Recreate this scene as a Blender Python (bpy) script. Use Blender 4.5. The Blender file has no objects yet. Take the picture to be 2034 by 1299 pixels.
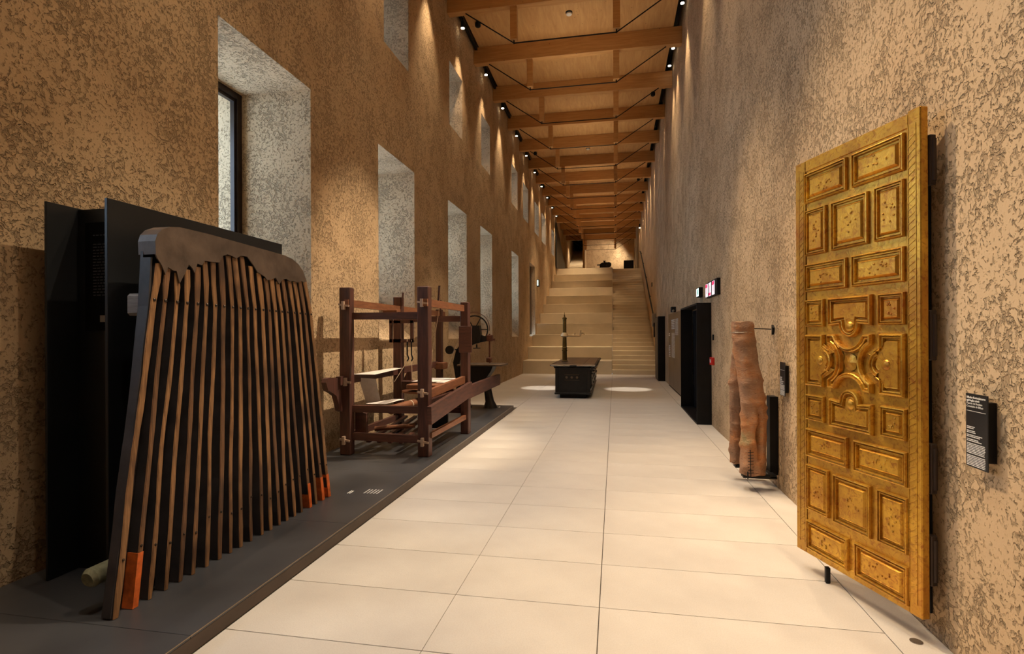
import bpy, bmesh, math, random
from mathutils import Vector, Matrix
random.seed(7)
PI = math.pi
scene = bpy.context.scene
COL = scene.collection

# ------------------------------------------------------------------ camera, sky, exposure
F_PX, W_PX, H_PX = 1070.0, 2034.0, 1299.0
YAW = math.atan(204.0 / 1070.0)
cam_data = bpy.data.cameras.new('camera')
cam_data.sensor_fit = 'HORIZONTAL'
cam_data.sensor_width = 36.0
cam_data.lens = F_PX / W_PX * 36.0
cam_data.shift_y = (663.0 - H_PX / 2) / W_PX
cam_data.clip_end = 200
cam = bpy.data.objects.new('camera', cam_data)
COL.objects.link(cam)
cam.matrix_world = Matrix.Translation((0, 0, 1.5)) @ Matrix.Rotation(YAW, 4, 'Z') @ Matrix.Rotation(PI / 2, 4, 'X') @ Matrix.Rotation(-0.0040, 4, 'Z')
scene.camera = cam

world = bpy.data.worlds.new('world')
scene.world = world
world.use_nodes = True
bg = world.node_tree.nodes['Background']
bg.inputs[0].default_value = (0.56, 0.75, 1.0, 1)
bg.inputs[1].default_value = 9.0
vs = scene.view_settings
vs.view_transform = 'Standard'
vs.look = 'None'
vs.gamma = 1.0
vs.use_curve_mapping = False
vs.exposure = 0.0
try:
    scene.cycles.max_bounces = 7
    scene.cycles.diffuse_bounces = 5
    scene.cycles.glossy_bounces = 3
    scene.cycles.transparent_max_bounces = 6
    scene.cycles.caustics_reflective = False
    scene.cycles.caustics_refractive = False
    scene.cycles.sample_clamp_indirect = 6.0
except Exception:
    pass

WARM = (1.0, 0.74, 0.46)
WARM2 = (1.0, 0.80, 0.56)
WARM3 = (1.0, 0.88, 0.72)

# ------------------------------------------------------------------ lights of the hall and added fill lights
SPOT_L = [-1.3, 0.85, 3.0, 5.15, 7.3, 9.5, 11.56, 13.76, 15.9, 18.22, 20.31, 22.5, 24.7, 26.8, 29.0, 31.1]
SPOT_R = [-1.3, 0.85, 3.0, 5.15, 7.3, 9.5, 12.0, 13.86, 14.75, 17.36, 19.5, 21.7, 24.0, 26.0, 28.2, 30.3, 32.6, 34.7, 36.8]
CEIL = 0.26
LIGHTS = []     # (location, target, watts, cone, blend, colour)
def light(loc, tgt, w, cone, blend=0.6, col=WARM, r=0.035):
    LIGHTS.append((loc, tgt, w, cone, blend, col, r))
WASH_L, WASH_R = 190.0, 290.0
for i, y in enumerate(SPOT_L):          # left row: grazes its own wall and the walkway
    light((-3.1, y, 8.2), (-3.34, y + 0.1, 3.4), WASH_L * (0.15 if y < 2.5 else 0.6 if y < 4 else 1.35 if y < 20 else 1.1), 56, 0.9)
for i, y in enumerate(SPOT_R):
    z = 8.4
    light((1.28, y, z), (1.50, y + 0.1, 3.4), WASH_R * (1.5 if y < 8 else 0.8), 56, 0.9)
# exhibit spots, from the two rows of track lamps
light((1.28, 4.6, 8.4), (-2.4, 3.3, 1.0), 950, 30, 0.7, WARM2)      # raked board
light((1.28, 2.6, 8.4), (-2.3, 3.6, 1.0), 500, 34, 0.7, WARM2)
light((1.28, 7.0, 8.4), (-2.9, 6.9, 1.1), 3200, 33, 0.7, WARM2)      # loom
light((1.28, 10.6, 8.4), (-2.7, 9.9, 0.9), 700, 26, 0.7, WARM)      # saw
light((-3.1, 5.6, 8.2), (1.35, 3.3, 0.9), 1900, 36, 0.8, WARM)      # gilt door
light((-3.1, 7.6, 8.2), (1.40, 6.0, 1.0), 1250, 34, 0.8, WARM)       # trunks
light((-3.1, 3.0, 8.2), (1.55, 1.6, 1.2), 700, 44, 0.9, WARM)      # near right wall
light((1.28, 5.6, 8.4), (-3.4, 2.3, 2.9), 400, 40, 0.9, WARM)       # near left wall
# walkway
for y, w in ((1.5, 560), (4.2, 620), (7.0, 620), (9.6, 560)):
    light((-0.9 if y < 5 else -0.6, y, 8.45), (-0.5, y - 0.1, 0), w * 1.1, 52, 0.9, WARM3)
light((-0.9, 14.6, 8.45), (-1.95, 14.8, 0), 2400, 9, 0.5, WARM3)
light((-0.6, 14.6, 8.45), (0.35, 14.8, 0), 2400, 9, 0.5, WARM3)
light((-2.75, 40.6, 8.45), (-2.75, 41.2, 6.0), 260, 110, 0.9, WARM2)  # added spot with no fixture, brightens the second flight
light((0.2, 17.6, 8.45), (-0.8, 20.8, 0.8), 1150, 44, 0.9, WARM)
for y, w in ((22.5, 1050), (26.8, 950), (30.5, 900)):
    light((-1.9, y, 8.4), (-1.9, y + 0.8, 3.0), w, 62, 0.9, WARM)
light((1.2, 39.0, 8.2), (-1.2, 40.5, 6.4), 420, 90, 0.9, WARM2)  # added pair of spots without fixtures, brightening the far wall
light((1.2, 39.0, 8.1), (0.2, 40.5, 6.0), 160, 70, 0.9, WARM2)
# added soft fill, no lamp behind it, thrown up on the pine ceiling
for y, w in ((8.0, 60), (13.0, 60), (18.0, 60), (23.0, 50), (28.0, 45), (33.0, 45), (38.0, 40)):
    ad = bpy.data.lights.new('added_ceiling_fill', 'AREA')
    ad.shape = 'RECTANGLE'; ad.size = 2.2; ad.size_y = 3.5; ad.energy = w * CEIL; ad.color = WARM2; ad.spread = math.radians(110)
    ao = bpy.data.objects.new('added_ceiling_fill', ad); COL.objects.link(ao)
    ao.location = (-0.9, y, 6.4); ao.rotation_euler = (PI, 0, 0)
for k, (loc, tgt, w, cone, blend, col, r) in enumerate(LIGHTS):
    ld = bpy.data.lights.new('track_or_added_spot', 'SPOT')
    ld.energy = w
    ld.color = col
    ld.spot_size = math.radians(cone)
    ld.spot_blend = blend
    ld.shadow_soft_size = r
    lo = bpy.data.objects.new('track_or_added_spot', ld)
    COL.objects.link(lo)
    lo.location = loc
    lo.rotation_euler = (Vector(tgt) - Vector(loc)).to_track_quat('-Z', 'Y').to_euler()

# windows of the left wall: (y0, y1, z0, z1, slope of the sill)
LOWER_W = [(0.9, 2.36), (4.15, 5.61), (7.40, 8.85), (10.77, 12.2), (13.52, 14.87), (17.82, 19.12)]
UPPER_W = [(1.2, 2.2), (4.3, 5.3), (7.62, 8.6), (10.9, 11.88), (13.66, 14.65), (17.85, 19.0), (20.2, 21.4), (23.2, 24.5), (25.5, 27.0), (29.6, 31.0), (32.6, 34.2)]
WINS = [(a, b, 1.40, 4.30, 0.75) for a, b in LOWER_W] + [(a, b, 5.92, 7.27, 0.0) for a, b in UPPER_W]
XL, XR = -3.40, 1.55
XG, XO = -4.30, -5.30
for (a, b, c, d, s) in WINS:
    pd = bpy.data.lights.new('window_portal', 'AREA')
    pd.shape = 'RECTANGLE'
    pd.size = d - c - s
    pd.size_y = b - a
    pd.cycles.is_portal = True
    po = bpy.data.objects.new('window_portal', pd)
    COL.objects.link(po)
    po.location = (XO - 0.02, (a + b) / 2, (c + s + d) / 2)
    po.rotation_euler = (0, -PI / 2, 0)

# ------------------------------------------------------------------ materials
def new_mat(name):
    m = bpy.data.materials.new(name)
    m.use_nodes = True
    nt = m.node_tree
    b = nt.nodes['Principled BSDF']
    return m, nt, b
def N(nt, typ, **kw):
    n = nt.nodes.new(typ)
    for k, v in kw.items():
        setattr(n, k, v)
    return n
def objco(nt, scale=(1, 1, 1), rot=(0, 0, 0)):
    tc = N(nt, 'ShaderNodeTexCoord')
    mp = N(nt, 'ShaderNodeMapping')
    mp.inputs['Scale'].default_value = scale
    mp.inputs['Rotation'].default_value = rot
    nt.links.new(tc.outputs['Object'], mp.inputs[0])
    return mp.outputs[0]
def noise(nt, vec, scale, detail=3, rough=0.55, dist=0.0):
    n = N(nt, 'ShaderNodeTexNoise')
    n.inputs['Scale'].default_value = scale
    n.inputs['Detail'].default_value = detail
    n.inputs['Roughness'].default_value = rough
    n.inputs['Distortion'].default_value = dist
    nt.links.new(vec, n.inputs['Vector'])
    return n.outputs['Fac']
def ramp(nt, fac, stops):
    r = N(nt, 'ShaderNodeValToRGB')
    e = r.color_ramp.elements
    while len(e) < len(stops):
        e.new(0.5)
    for i, (p, c) in enumerate(stops):
        e[i].position = p
        e[i].color = (c, c, c, 1) if isinstance(c, (int, float)) else (c[0], c[1], c[2], 1)
    nt.links.new(fac, r.inputs[0])
    return r.outputs[0]
def mixc(nt, fac, a, b, typ='MIX'):
    n = N(nt, 'ShaderNodeMix', data_type='RGBA', blend_type=typ)
    if isinstance(fac, (int, float)):
        n.inputs[0].default_value = fac
    else:
        nt.links.new(fac, n.inputs[0])
    for k, v in ((6, a), (7, b)):
        if isinstance(v, tuple):
            n.inputs[k].default_value = (v[0], v[1], v[2], 1)
        else:
            nt.links.new(v, n.inputs[k])
    return n.outputs[2]
def bump(nt, b, h, strength, dist):
    n = N(nt, 'ShaderNodeBump')
    n.inputs['Strength'].default_value = strength
    n.inputs['Distance'].default_value = dist
    nt.links.new(h, n.inputs['Height'])
    nt.links.new(n.outputs[0], b.inputs['Normal'])
def flat(name, col, rough=0.6, metal=0.0, var=0.15, vs_=6.0, bm=0.0, spec=None):
    m, nt, b = new_mat(name)
    b.inputs['Roughness'].default_value = rough
    b.inputs['Metallic'].default_value = metal
    if spec is not None:
        b.inputs['Specular IOR Level'].default_value = spec
    co = objco(nt)
    f = noise(nt, co, vs_, 4)
    lo = tuple(c * (1 - var) for c in col)
    hi = tuple(min(1, c * (1 + var)) for c in col)
    nt.links.new(ramp(nt, f, [(0.3, lo), (0.7, hi)]), b.inputs['Base Color'])
    if bm:
        bump(nt, b, noise(nt, co, vs_ * 6, 3), bm, 0.003)
    return m
def wood(name, c1, c2, scale, rough=0.6, grain=1.0, knots=None, bm=0.3, dark=None):
    m, nt, b = new_mat(name)
    b.inputs['Roughness'].default_value = rough
    co = objco(nt, scale)
    f = noise(nt, co, 3.0, 6, 0.65, 0.6)
    col = ramp(nt, f, [(0.28, c1), (0.50, tuple((x + y) / 2 for x, y in zip(c1, c2))), (0.72, c2)])
    if dark:
        co2 = objco(nt)
        g = noise(nt, co2, 2.3, 3, 0.6)
        col = mixc(nt, ramp(nt, g, [(0.48, 0.0), (0.70, 0.85)]), col, dark)
    if knots:
        co3 = objco(nt)
        v = N(nt, 'ShaderNodeTexVoronoi')
        v.inputs['Scale'].default_value = 5.0
        nt.links.new(co3, v.inputs['Vector'])
        col = mixc(nt, ramp(nt, v.outputs['Distance'], [(0.03, 0.85), (0.085, 0.0)]), col, knots)
    nt.links.new(col, b.inputs['Base Color'])
    if bm:
        bump(nt, b, f, bm, 0.004)
    return m

def stucco(name, c_lo, c_hi, depth=0.017, stretch=(1, 1, 1)):
    m, nt, b = new_mat(name)
    b.inputs['Roughness'].default_value = 0.92
    b.inputs['Specular IOR Level'].default_value = 0.15
    co = objco(nt, stretch)
    big = noise(nt, co, 0.55, 3, 0.5)
    mid = noise(nt, co, 2.6, 3, 0.6)
    col = ramp(nt, big, [(0.35, c_lo), (0.65, c_hi)])
    # short trowel cracks (level lines of a noise, broken up) and small pits, dense in some patches and missing in others
    def math_(op, a, b2=None, c2=None):
        n = N(nt, 'ShaderNodeMath', operation=op)
        for k, v in enumerate((a, b2, c2)):
            if v is None: continue
            if isinstance(v, (int, float)): n.inputs[k].default_value = v
            else: nt.links.new(v, n.inputs[k])
        return n.outputs[0]
    worm = noise(nt, co, 17.0, 3, 0.6, 0.4)
    line = math_('ABSOLUTE', math_('SUBTRACT', worm, 0.5))
    brk = noise(nt, co, 31.0, 2, 0.5)
    w1 = math_('MULTIPLY', math_('SUBTRACT', brk, 0.50), 0.30)
    patch = math_('MULTIPLY', math_('SUBTRACT', mid, 0.47), 0.26)
    width = math_('ADD', math_('ADD', w1, patch), 0.0)
    gap = math_('SUBTRACT', line, width)                    # negative inside a crack
    crack = ramp(nt, math_('ADD', math_('MULTIPLY', gap, 6.0), 0.5), [(0.36, 0.0), (0.62, 1.0)])
    fine = noise(nt, co, 44.0, 4, 0.65, 0.2)
    pits = ramp(nt, math_('SUBTRACT', fine, math_('MULTIPLY', patch, 0.6)), [(0.34, 0.0), (0.44, 1.0)])
    dents = math_('MULTIPLY', crack, math_('ADD', math_('MULTIPLY', pits, 0.45), 0.55))
    grain = noise(nt, co, 80.0, 3, 0.6)
    h2 = mixc(nt, 0.10, dents, grain)
    nt.links.new(mixc(nt, ramp(nt, dents, [(0.15, 0.55), (0.6, 0.0)]), col, tuple(c * 0.45 for c in c_lo)), b.inputs['Base Color'])  # cracks and pits also darkened in the colour, painting in their shade
    bump(nt, b, h2, 1.0, depth)
    return m

M = {}
M['wall'] = stucco('sand_stucco', (0.53, 0.375, 0.225), (0.64, 0.475, 0.30))
M['tile'] = None
def tilemat():
    m, nt, b = new_mat('pale_floor_tile')
    b.inputs['Roughness'].default_value = 0.55
    co = objco(nt)
    f = noise(nt, co, 1.6, 5, 0.6)
    g = noise(nt, co, 140.0, 2, 0.7)
    c = ramp(nt, f, [(0.3, (0.58, 0.54, 0.50)), (0.7, (0.70, 0.66, 0.61))])
    c = mixc(nt, ramp(nt, g, [(0.35, 0.22), (0.6, 0.0)]), c, (0.42, 0.37, 0.33))
    nt.links.new(c, b.inputs['Base Color'])
    nt.links.new(ramp(nt, f, [(0.3, 0.42), (0.7, 0.62)]), b.inputs['Roughness'])
    bump(nt, b, g, 0.06, 0.002)
    return m
M['tile'] = tilemat()
M['joint'] = flat('dark_floor_joint', (0.10, 0.085, 0.07), 0.9)
M['stone'] = flat('sandstone_step', (0.53, 0.44, 0.31), 0.75, var=0.10, vs_=1.3, bm=0.1)
M['boards'] = wood('pine_ceiling_board', (0.46, 0.24, 0.085), (0.62, 0.37, 0.15), (5, 0.5, 5), 0.6, knots=(0.20, 0.09, 0.03), bm=0.05)
M['beam'] = wood('glued_pine_beam', (0.44, 0.21, 0.065), (0.62, 0.35, 0.13), (0.6, 6, 8), 0.55, knots=(0.2, 0.08, 0.03), bm=0.05)
M['black'] = flat('matt_black_steel', (0.006, 0.006, 0.007), 0.55, 0.0, var=0.3, spec=0.25)
M['blackpanel'] = flat('black_coated_panel', (0.012, 0.013, 0.015), 0.42, 0.0, var=0.35, vs_=1.5, spec=0.35)
M['niche'] = flat('black_niche_lining', (0.004, 0.004, 0.005), 0.7, spec=0.1)
M['plate'] = flat('dark_grey_steel_floor_plate', (0.068, 0.069, 0.076), 0.36, 0.25, var=0.3, vs_=1.6, bm=0.05)
M['plateedge'] = flat('worn_steel_edge', (0.30, 0.22, 0.15), 0.4, 0.5)
M['gap_shade'] = flat('dark_brown_gap_shade', (0.075, 0.050, 0.035), 0.5, 0.3)
M['frame'] = flat('dark_bronze_window_frame', (0.035, 0.025, 0.022), 0.35, 0.4)
M['darkdoor'] = flat('dark_brown_door_leaf', (0.07, 0.035, 0.015), 0.5)
M['bronzepanel'] = flat('bronze_lacquered_panel', (0.13, 0.085, 0.05), 0.35, 0.35, var=0.1)
M['white'] = flat('white_print', (0.80, 0.80, 0.78), 0.6, var=0.03)
M['caption'] = flat('pale_grey_print', (0.45, 0.44, 0.43), 0.6, var=0.03)
M['greyprint'] = flat('grey_print', (0.10, 0.10, 0.11), 0.6, var=0.1)
M['whiteplastic'] = flat('white_plastic', (0.75, 0.73, 0.70), 0.4, var=0.03)
M['red'] = flat('red_plastic', (0.55, 0.02, 0.015), 0.4)
M['iron'] = flat('black_cast_iron', (0.010, 0.010, 0.011), 0.38, 0.2, var=0.3, vs_=20, bm=0.12)
M['ironworn'] = flat('worn_iron_plate', (0.17, 0.12, 0.085), 0.4, 0.5, var=0.35, vs_=4)
M['steel'] = flat('polished_steel', (0.45, 0.42, 0.38), 0.25, 0.9)
M['brass'] = flat('polished_brass', (0.92, 0.76, 0.50), 0.35, 0.45, var=0.1)
M['oldbrass'] = flat('aged_brass', (0.22, 0.16, 0.055), 0.35, 0.8, var=0.3)
M['rust'] = flat('rusty_iron', (0.13, 0.045, 0.025), 0.55, 0.3, var=0.35, vs_=15, bm=0.2)
M['slat'] = wood('weathered_brown_slat', (0.05, 0.024, 0.012), (0.27, 0.135, 0.06), (22, 22, 1.3), 0.6, bm=0.9, dark=(0.03, 0.016, 0.010))
M['slatlight'] = wood('paler_brown_slat', (0.10, 0.045, 0.018), (0.42, 0.225, 0.095), (22, 22, 1.3), 0.6, bm=0.9, dark=(0.055, 0.026, 0.014))
M['slatside'] = flat('dark_board_and_gap_shade', (0.035, 0.030, 0.032), 0.6, var=0.4, vs_=8)
M['orange'] = flat('orange_painted_wood', (0.62, 0.13, 0.02), 0.55, var=0.35, vs_=18)
M['hide'] = flat('brown_leathery_sheet', (0.085, 0.060, 0.046), 0.5, var=0.45, vs_=7, bm=0.3)
M['greywood'] = wood('grey_weathered_beam_end', (0.16, 0.15, 0.15), (0.36, 0.34, 0.33), (2, 2, 22), 0.8, bm=0.6)
M['stump'] = flat('mossy_grey_wood', (0.22, 0.22, 0.14), 0.85, var=0.45, vs_=16, bm=0.5)
M['nail'] = flat('iron_nail_head', (0.06, 0.045, 0.035), 0.4, 0.7)
M['loom'] = wood('dark_red_brown_timber', (0.035, 0.016, 0.014), (0.12, 0.044, 0.030), (9, 9, 0.9), 0.5, bm=0.35)
M['loomx'] = wood('dark_red_brown_rail', (0.042, 0.019, 0.016), (0.14, 0.052, 0.034), (1.2, 1.2, 9), 0.5, bm=0.35)
M['loomlight'] = wood('worn_orange_brown_wood', (0.13, 0.048, 0.022), (0.30, 0.12, 0.055), (1.5, 1.5, 9), 0.5, bm=0.3)
M['cloth'] = flat('white_warp_cloth', (0.78, 0.72, 0.68), 0.9, var=0.06, vs_=30)
M['thread'] = flat('beige_thread', (0.62, 0.50, 0.36), 0.9)
M['peg'] = flat('pale_wooden_peg', (0.42, 0.30, 0.22), 0.7)

def goldmat(name, k=1.0, red=0.35):
    m, nt, b = new_mat(name)
    b.inputs['Metallic'].default_value = 0.62
    b.inputs['Roughness'].default_value = 0.33
    co = objco(nt)
    f = noise(nt, co, 4.0, 5, 0.65)
    g = noise(nt, co, 38.0, 4, 0.65, 0.8)
    c = ramp(nt, f, [(0.30, (0.42 * k, 0.20 * k, 0.025)), (0.68, (0.78 * k, 0.45 * k, 0.055))])
    c = mixc(nt, ramp(nt, g, [(0.50, 0.0), (0.68, 0.75)]), c, (0.30 * k, 0.085 * k, 0.014))
    w = noise(nt, co, 1.7, 3)
    c = mixc(nt, ramp(nt, w, [(0.50, 0.0), (0.75, red)]), c, (0.42 * k, 0.085 * k, 0.015))
    nt.links.new(c, b.inputs['Base Color'])
    bump(nt, b, g, 0.45, 0.004)
    return m
M['gold'] = goldmat('worn_gilding')
M['goldred'] = goldmat('reddish_worn_gilding', 0.85, 0.95)
M['golddeep'] = goldmat('chased_gilding', 1.02, 0.5)
M['hinge'] = flat('dark_iron_hinge', (0.05, 0.035, 0.03), 0.5, 0.6)
def barkmat():
    m, nt, b = new_mat('orange_brown_bark')
    b.inputs['Roughness'].default_value = 0.8
    co = objco(nt, (1, 1, 1))
    f = noise(nt, co, 3.2, 4, 0.6)
    c = ramp(nt, f, [(0.30, (0.25, 0.15, 0.095)), (0.47, (0.38, 0.20, 0.11)), (0.60, (0.50, 0.21, 0.075)), (0.74, (0.34, 0.27, 0.13))])
    co2 = objco(nt, (1, 1, 2.6))
    h = noise(nt, co2, 26.0, 5, 0.65, 0.8)
    c = mixc(nt, ramp(nt, h, [(0.56, 0.0), (0.68, 0.6)]), c, (0.50, 0.36, 0.22))
    c = mixc(nt, ramp(nt, h, [(0.30, 0.6), (0.40, 0.0)]), c, (0.07, 0.03, 0.02))
    nt.links.new(c, b.inputs['Base Color'])
    bump(nt, b, h, 1.0, 0.018)
    return m
M['bark'] = barkmat()
def glassmat():
    m = bpy.data.materials.new('window_glass')
    m.use_nodes = True
    nt = m.node_tree
    nt.nodes.clear()
    o = N(nt, 'ShaderNodeOutputMaterial')
    t = N(nt, 'ShaderNodeBsdfTransparent')
    t.inputs[0].default_value = (0.94, 0.97, 0.96, 1)
    g = N(nt, 'ShaderNodeBsdfGlossy')
    g.inputs['Roughness'].default_value = 0.02
    fr = N(nt, 'ShaderNodeFresnel')
    fr.inputs[0].default_value = 1.35
    mx = N(nt, 'ShaderNodeMixShader')
    nt.links.new(fr.outputs[0], mx.inputs[0])
    nt.links.new(t.outputs[0], mx.inputs[1])
    nt.links.new(g.outputs[0], mx.inputs[2])
    nt.links.new(mx.outputs[0], o.inputs[0])
    return m
M['glass'] = glassmat()
def emit(name, col, s):
    m, nt, b = new_mat(name)
    b.inputs['Base Color'].default_value = (col[0], col[1], col[2], 1)
    b.inputs['Emission Color'].default_value = (col[0], col[1], col[2], 1)
    b.inputs['Emission Strength'].default_value = s
    return m
M['lamp'] = emit('lit_lamp_lens', (1.0, 0.88, 0.66), 12)
M['exitlit'] = emit('backlit_exit_face', (0.75, 1.0, 0.92), 1.6)
M['exitgreen'] = emit('backlit_green', (0.02, 0.42, 0.28), 0.6)
M['redlit'] = emit('backlit_pink_face', (1.0, 0.86, 0.92), 1.15)
M['redlit2'] = emit('backlit_red_letters', (0.75, 0.05, 0.16), 0.9)

# ------------------------------------------------------------------ mesh helpers
class MB:
    def __init__(s):
        s.v, s.f = [], []
    def quad(s, *p):
        i = len(s.v); s.v += [tuple(q) for q in p]; s.f.append(tuple(range(i, i + len(p)))); return s
    def box(s, x0, x1, y0, y1, z0, z1, bev=0.0, rot=None, piv=None):
        b = bev
        if b <= 0:
            i = len(s.v)
            vs_ = [(x, y, z) for x in (x0, x1) for y in (y0, y1) for z in (z0, z1)]
            fs = [(0, 1, 3, 2), (4, 6, 7, 5), (0, 4, 5, 1), (2, 3, 7, 6), (0, 2, 6, 4), (1, 5, 7, 3)]
        else:
            i = len(s.v); vs_ = []; fs = []
            idx = {}
            X, Y, Z = (x0, x1), (y0, y1), (z0, z1)
            for a in (0, 1):
                for c in (0, 1):
                    for d in (0, 1):
                        sx, sy, sz = (1 - 2 * a) * b, (1 - 2 * c) * b, (1 - 2 * d) * b
                        idx[a, c, d, 0] = len(vs_); vs_.append((X[a], Y[c] + sy, Z[d] + sz))
                        idx[a, c, d, 1] = len(vs_); vs_.append((X[a] + sx, Y[c], Z[d] + sz))
                        idx[a, c, d, 2] = len(vs_); vs_.append((X[a] + sx, Y[c] + sy, Z[d]))
            g = lambda a, c, d, k: idx[a, c, d, k]
            for a in (0, 1):
                q = [g(a, 0, 0, 0), g(a, 0, 1, 0), g(a, 1, 1, 0), g(a, 1, 0, 0)]; fs.append(q if a == 0 else q[::-1])
                q = [g(0, a, 0, 1), g(1, a, 0, 1), g(1, a, 1, 1), g(0, a, 1, 1)]; fs.append(q if a == 0 else q[::-1])
                q = [g(0, 0, a, 2), g(0, 1, a, 2), g(1, 1, a, 2), g(1, 0, a, 2)]; fs.append(q if a == 0 else q[::-1])
            for a in (0, 1):
                for c in (0, 1):
                    fs.append([g(a, c, 0, 0), g(a, c, 0, 1), g(a, c, 1, 1), g(a, c, 1, 0)])
                    fs.append([g(a, 0, c, 0), g(a, 0, c, 2), g(a, 1, c, 2), g(a, 1, c, 0)])
                    fs.append([g(0, a, c, 1), g(0, a, c, 2), g(1, a, c, 2), g(1, a, c, 1)])
                    for d in (0, 1):
                        fs.append([g(a, c, d, 0), g(a, c, d, 1), g(a, c, d, 2)])
        if rot is not None:
            p = Vector(piv) if piv is not None else Vector(((x0 + x1) / 2, (y0 + y1) / 2, (z0 + z1) / 2))
            vs_ = [tuple(rot @ (Vector(q) - p) + p) for q in vs_]
        s.v += vs_
        s.f += [tuple(i + k for k in f) for f in fs]
        return s
    def bar(s, p0, p1, w, h, up=(0, 0, 1)):
        """rectangular bar from p0 to p1: w across, h along 'up'"""
        p0, p1 = Vector(p0), Vector(p1)
        d = (p1 - p0).normalized(); u = Vector(up)
        r = d.cross(u)
        if r.length < 1e-4:
            r = d.cross(Vector((1, 0, 0)))
        r.normalize(); u = r.cross(d).normalized()
        i = len(s.v)
        for p in (p0, p1):
            for a, b in ((-1, -1), (1, -1), (1, 1), (-1, 1)):
                s.v.append(tuple(p + r * (a * w / 2) + u * (b * h / 2)))
        s.f += [(i, i + 1, i + 2, i + 3), (i + 7, i + 6, i + 5, i + 4)] + [(i + k, i + 4 + k, i + 4 + (k + 1) % 4, i + (k + 1) % 4) for k in range(4)]
        return s
    def tube(s, pts, r, seg=10, cap=True, closed=False):
        pts = [Vector(p) for p in pts]
        rs = r if isinstance(r, (list, tuple)) else [r] * len(pts)
        n = len(pts); base = len(s.v)
        prev = None
        for i, p in enumerate(pts):
            if closed:
                d = pts[(i + 1) % n] - pts[i - 1]
            else:
                d = pts[min(i + 1, n - 1)] - pts[max(i - 1, 0)]
            d.normalize()
            if prev is None:
                a = d.cross(Vector((0, 0, 1)))
                if a.length < 0.1:
                    a = d.cross(Vector((0, 1, 0)))
            else:
                a = prev - d * prev.dot(d)
            a.normalize(); prev = a
            b = d.cross(a)
            for k in range(seg):
                t = 2 * PI * k / seg
                s.v.append(tuple(p + a * (math.cos(t) * rs[i]) + b * (math.sin(t) * rs[i])))
        m = n if closed else n - 1
        for i in range(m):
            j = (i + 1) % n
            for k in range(seg):
                l = (k + 1) % seg
                s.f.append((base + i * seg + k, base + i * seg + l, base + j * seg + l, base + j * seg + k))
        if cap and not closed:
            s.f.append(tuple(base + k for k in range(seg))[::-1])
            s.f.append(tuple(base + (n - 1) * seg + k for k in range(seg)))
        return s
    def prism(s, pts, axis, a0, a1):
        """outline pts (2D) extruded along axis"""
        def mk(p, a):
            return (a, p[0], p[1]) if axis == 'x' else (p[0], a, p[1]) if axis == 'y' else (p[0], p[1], a)
        i = len(s.v); n = len(pts)
        s.v += [mk(p, a0) for p in pts] + [mk(p, a1) for p in pts]
        s.f.append(tuple(range(i, i + n))[::-1]); s.f.append(tuple(range(i + n, i + 2 * n)))
        for k in range(n):
            l = (k + 1) % n
            s.f.append((i + k, i + l, i + n + l, i + n + k))
        return s
    def lathe(s, prof, c, seg=24, axis='z'):
        i = len(s.v); n = len(prof)
        for (r, h) in prof:
            for k in range(seg):
                t = 2 * PI * k / seg
                a, b = r * math.cos(t), r * math.sin(t)
                s.v.append((c[0] + a, c[1] + b, c[2] + h) if axis == 'z' else (c[0] + a, c[1] + h, c[2] + b) if axis == 'y' else (c[0] + h, c[1] + a, c[2] + b))
        for j in range(n - 1):
            for k in range(seg):
                l = (k + 1) % seg
                s.f.append((i + j * seg + k, i + j * seg + l, i + (j + 1) * seg + l, i + (j + 1) * seg + k))
        s.f.append(tuple(i + k for k in range(seg))[::-1]); s.f.append(tuple(i + (n - 1) * seg + k for k in range(seg)))
        return s
    def build(s, name, mat, parent=None, smooth=False, origin=None):
        me = bpy.data.meshes.new(name)
        vs_ = s.v
        if origin is not None:
            ox, oy, oz = origin
            vs_ = [(a - ox, b - oy, c - oz) for a, b, c in vs_]
        me.from_pydata(vs_, [], s.f)
        me.materials.append(mat)
        bm = bmesh.new(); bm.from_mesh(me)
        bmesh.ops.recalc_face_normals(bm, faces=bm.faces)
        bm.to_mesh(me); bm.free()
        if smooth:
            me.polygons.foreach_set('use_smooth', [True] * len(me.polygons))
            try:
                me.set_sharp_from_angle(angle=math.radians(38))
            except Exception:
                pass
        me.update()
        o = bpy.data.objects.new(name, me)
        COL.objects.link(o)
        if origin is not None:
            o.location = origin
        if parent is not None:
            o.parent = parent
        return o
def tag(o, label, cat, group=None):
    o['label'] = label; o['category'] = cat
    if group: o['group'] = group
    return o
def thing(name, label, cat, loc=(0, 0, 0), group=None):
    o = bpy.data.objects.new(name, None); COL.objects.link(o)
    o.location = loc
    o.empty_display_size = 0.1
    return tag(o, label, cat, group)
def setting(name):
    o = bpy.data.objects.new(name, None); COL.objects.link(o)
    o['kind'] = 'structure'
    return o
def struct(mb, name, mat, parent=None):
    o = mb.build(name, mat, parent)
    if parent is None: o['kind'] = 'structure'
    return o

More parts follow.
